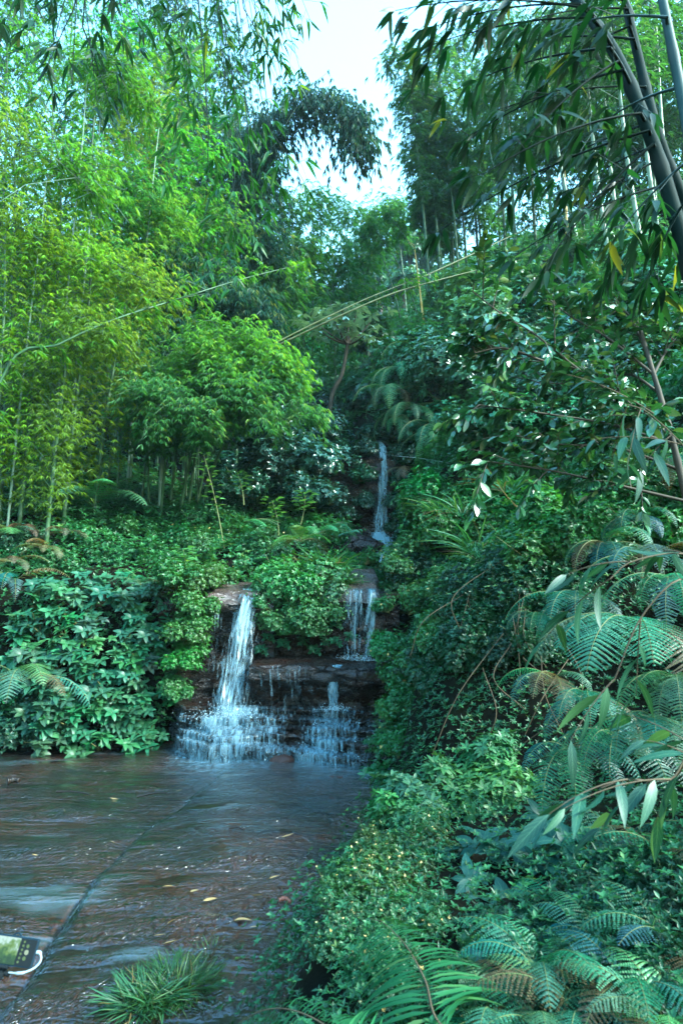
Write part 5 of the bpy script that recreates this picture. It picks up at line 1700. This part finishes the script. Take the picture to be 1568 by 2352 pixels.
# ------------------------------------------------------------------ phone on a selfie stick
def box(m, c, s, bev=.2, tint=.5):
    """box with rounded corners in its x-z outline"""
    c, s = np.array(c, float), np.array(s, float) / 2
    r = min(s[0], s[2]) * bev
    o = []
    for sx, sz, a0 in ((1, 1, 0), (-1, 1, 90), (-1, -1, 180), (1, -1, 270)):
        for k in range(6):
            a = R(a0 + k * 18)
            o.append((sx * (s[0] - r) + r * math.cos(a), sz * (s[2] - r) + r * math.sin(a)))
    o = np.array(o)
    n = len(o)
    e = min(s[1] * .5, r * .5)
    rings = []
    for y, ins in ((-s[1], e), (-s[1] + e, 0), (s[1] - e, 0), (s[1], e)):
        k = 1 - ins / np.maximum(s[0], s[2])
        rings.append(np.stack([o[:, 0] * k, np.full(n, y), o[:, 1] * k], 1))
    v = np.concatenate(rings) + c
    i = np.arange(3)[:, None] * n
    j = np.arange(n)[None]
    f = np.stack([i + j, i + n + j, i + n + (j + 1) % n, i + (j + 1) % n], -1).reshape(-1, 4)
    m.add(v, f, tint)
    m.add(rings[0] + c, np.arange(n)[None], tint)
    m.add(rings[3] + c, np.arange(n)[None, ::-1], tint)


def disc(m, c, r, y, n=24):
    a = np.arange(n) * 2 * math.pi / n
    v = np.stack([c[0] + r * np.cos(a), np.full(n, y), c[1] + r * np.sin(a)], 1)
    v2 = v - [0, .0004, 0]
    j = np.arange(n)
    m.add(np.vstack([v, v2]), np.stack([j, (j + 1) % n, n + (j + 1) % n, n + j], 1))
    m.add(v2, np.arange(n)[None])


M_BLACK = plain_mat('phone_black', (.006, .009, .011), .8)
M_CASE = plain_mat('blue_black_case', (.006, .018, .03), .7)
M_PLUG = plain_mat('white_plastic', (.26, .30, .33), .5)
M_METAL = plain_mat('pale_metal', (.30, .36, .38), .3, .6)


def screen_mat():
    m, nt, N, L = newmat('phone_screen_view')
    tc = N('ShaderNodeTexCoord')
    no = nd(nt, 'ShaderNodeTexNoise', Scale=55.0, Detail=6.0, Roughness=.6)
    L(tc.outputs['Object'], no.inputs['Vector'])
    sp = N('ShaderNodeSeparateXYZ')
    L(tc.outputs['Object'], sp.inputs[0])
    hgt = math_n(nt, 'MULTIPLY_ADD', sp.outputs[2], 7.0)
    nt.nodes[-1].inputs[2].default_value = 0.0
    f = math_n(nt, 'ADD', no.outputs[0], hgt)
    c = ramp(nt, f, [(.30, (.03, .07, .01)), (.42, (.08, .17, .03)), (.52, (.22, .32, .05)), (.62, (.32, .45, .22)), (.72, (.70, .80, .70))])
    e = nd(nt, 'ShaderNodeEmission', Strength=.14)
    L(c, e.inputs[0])
    g = nd(nt, 'ShaderNodeBsdfGlossy', Roughness=.1)
    mx = N('ShaderNodeMixShader')
    mx.inputs[0].default_value = .03
    L(e.outputs[0], mx.inputs[1])
    L(g.outputs[0], mx.inputs[2])
    o = N('ShaderNodeOutputMaterial')
    L(mx.outputs[0], o.inputs[0])
    return m


def icon_mat(name, col, s):
    m, nt, N, L = newmat(name)
    e = nd(nt, 'ShaderNodeEmission', Strength=s)
    e.inputs[0].default_value = (*col, 1)
    L(e.outputs[0], N('ShaderNodeOutputMaterial').inputs[0])
    return m


M_ICON, M_ICON2 = icon_mat('screen_icon_light', (.55, .62, .45), .14), icon_mat('screen_icon_green', (.22, .32, .16), .14)
PC = at(27, 2183, 1.82)
rot = (R(-24), R(5), R(-4))
phone = empty('smartphone', PC, 'smartphone showing the green valley on its screen, clamped sideways on a stick', 'phone')
pm = Mesh()
box(pm, PC, (.164, .010, .078), .16)
for k in range(1):
    a = np.linspace(0, math.pi, 14)
    tube(pm, PC + np.stack([.005 + .011 * np.cos(a), 0 * a, .039 + .008 * np.sin(a)], 1), .0026, 6)
pm.build('body', M_CASE, phone)
fm = Mesh()
box(fm, PC + [.0, -.0053, 0], (.156, .002, .070), .12)
fm.build('front_panel', M_BLACK, phone)
sm = Mesh()
box(sm, PC + [-.026, -.0066, 0], (.10, .001, .0695), .02)
so = sm.build('screen', screen_mat(), phone)
for (x, z, r, mt) in [(.053, .001, .0068, M_ICON), (.052, .017, .0050, M_ICON2), (.051, -.015, .0056, M_ICON2)] + [(.0375 - .0006 * k, .027 - .0105 * k, .0036, M_ICON2) for k in range(6)]:
    bm_ = Mesh()
    disc(bm_, (PC[0] + x, PC[2] + z), r, PC[1] - .0068)
    bm_.build('icon', mt, phone)
phone.rotation_euler = rot
phone.scale = (.86, .86, .86)
from mathutils import Euler
RM = np.array(Euler(rot).to_matrix())
L2W = lambda v: PC + RM @ (.86 * np.array(v, float))
stick_o = empty('selfie_stick', ground(PC[0] - .06, PC[1], .04), 'selfie stick with a dark clamp and thin pale metal pole standing in the stream', 'selfie stick')
cl = Mesh()
tube(cl, [L2W((-.012, .012, -.046)), L2W((-.012, .012, .02))], .007, 8)
tube(cl, [L2W((-.03, -.004, -.043)), L2W((.008, -.004, -.043))], .005, 8)
tube(cl, [L2W((-.012, .012, -.044)), L2W((-.016, .012, -.062)), L2W((-.019, .012, -.078))], [.010, .013, .009], 10)
tube(cl, [L2W((-.012, .010, -.058)), L2W((.012, .010, -.062))], .0055, 8)
cl.build('clamp', M_BLACK, stick_o, True)
pl = Mesh()
base = np.array(stick_o.location)
tube(pl, [L2W((-.019, .012, -.076)), base * .5 + L2W((-.019, .012, -.076)) * .5, base + [0, 0, .06]], [.005, .006, .008], 10)
pl.build('pole', M_METAL, stick_o, True)
for k in range(3):
    lg = Mesh()
    a = k * 2.1 + .4
    tube(lg, [base + [0, 0, .08], base + [.11 * math.cos(a), .11 * math.sin(a), float(bed_z(base[0], base[1])) - base[2] + .006]], .006, 6)
    lg.build('leg', M_BLACK, stick_o, True)
ca = Mesh()
A_ = [L2W((.083, 0, .004)), L2W((.092, 0, .004)), L2W((.101, -.002, -.004)), L2W((.103, -.002, -.018)), L2W((.092, -.002, -.034)), L2W((.072, -.004, -.046)), L2W((.050, -.004, -.053)), L2W((.012, .004, -.056))]
tube(ca, smooth_path(A_, 50), np.interp(np.linspace(0, 1, 50), [0, .09, .13, .60, .64, .78, .82, 1], [.0048, .0048, .003, .003, .0042, .0042, .0024, .0022]), 8)
tag(ca.build('charging_cable', M_PLUG, smooth=True), 'short white cable looped from the side of the phone to the clamp', 'cable')

# ------------------------------------------------------------------ haze
hm = Mesh()
lo, hi_ = np.array([-62, -7, -1.6]), np.array([62, 112, 78])
vv = np.array([[x, y, z] for x in (0, 1) for y in (0, 1) for z in (0, 1)]) * (hi_ - lo) + lo
hm.add(vv, [[0, 1, 3, 2], [4, 6, 7, 5], [0, 4, 5, 1], [2, 3, 7, 6], [0, 2, 6, 4], [1, 5, 7, 3]])
m_, nt_, N_, L_ = newmat('haze')
pv = N_('ShaderNodeVolumePrincipled')
pv.inputs['Color'].default_value = (.62, .90, .95, 1)
pv.inputs['Density'].default_value = .0005
pv.inputs['Anisotropy'].default_value = .2
L_(pv.outputs[0], N_('ShaderNodeOutputMaterial').inputs['Volume'])
hz = hm.build('haze', m_)
hz['kind'] = 'stuff'
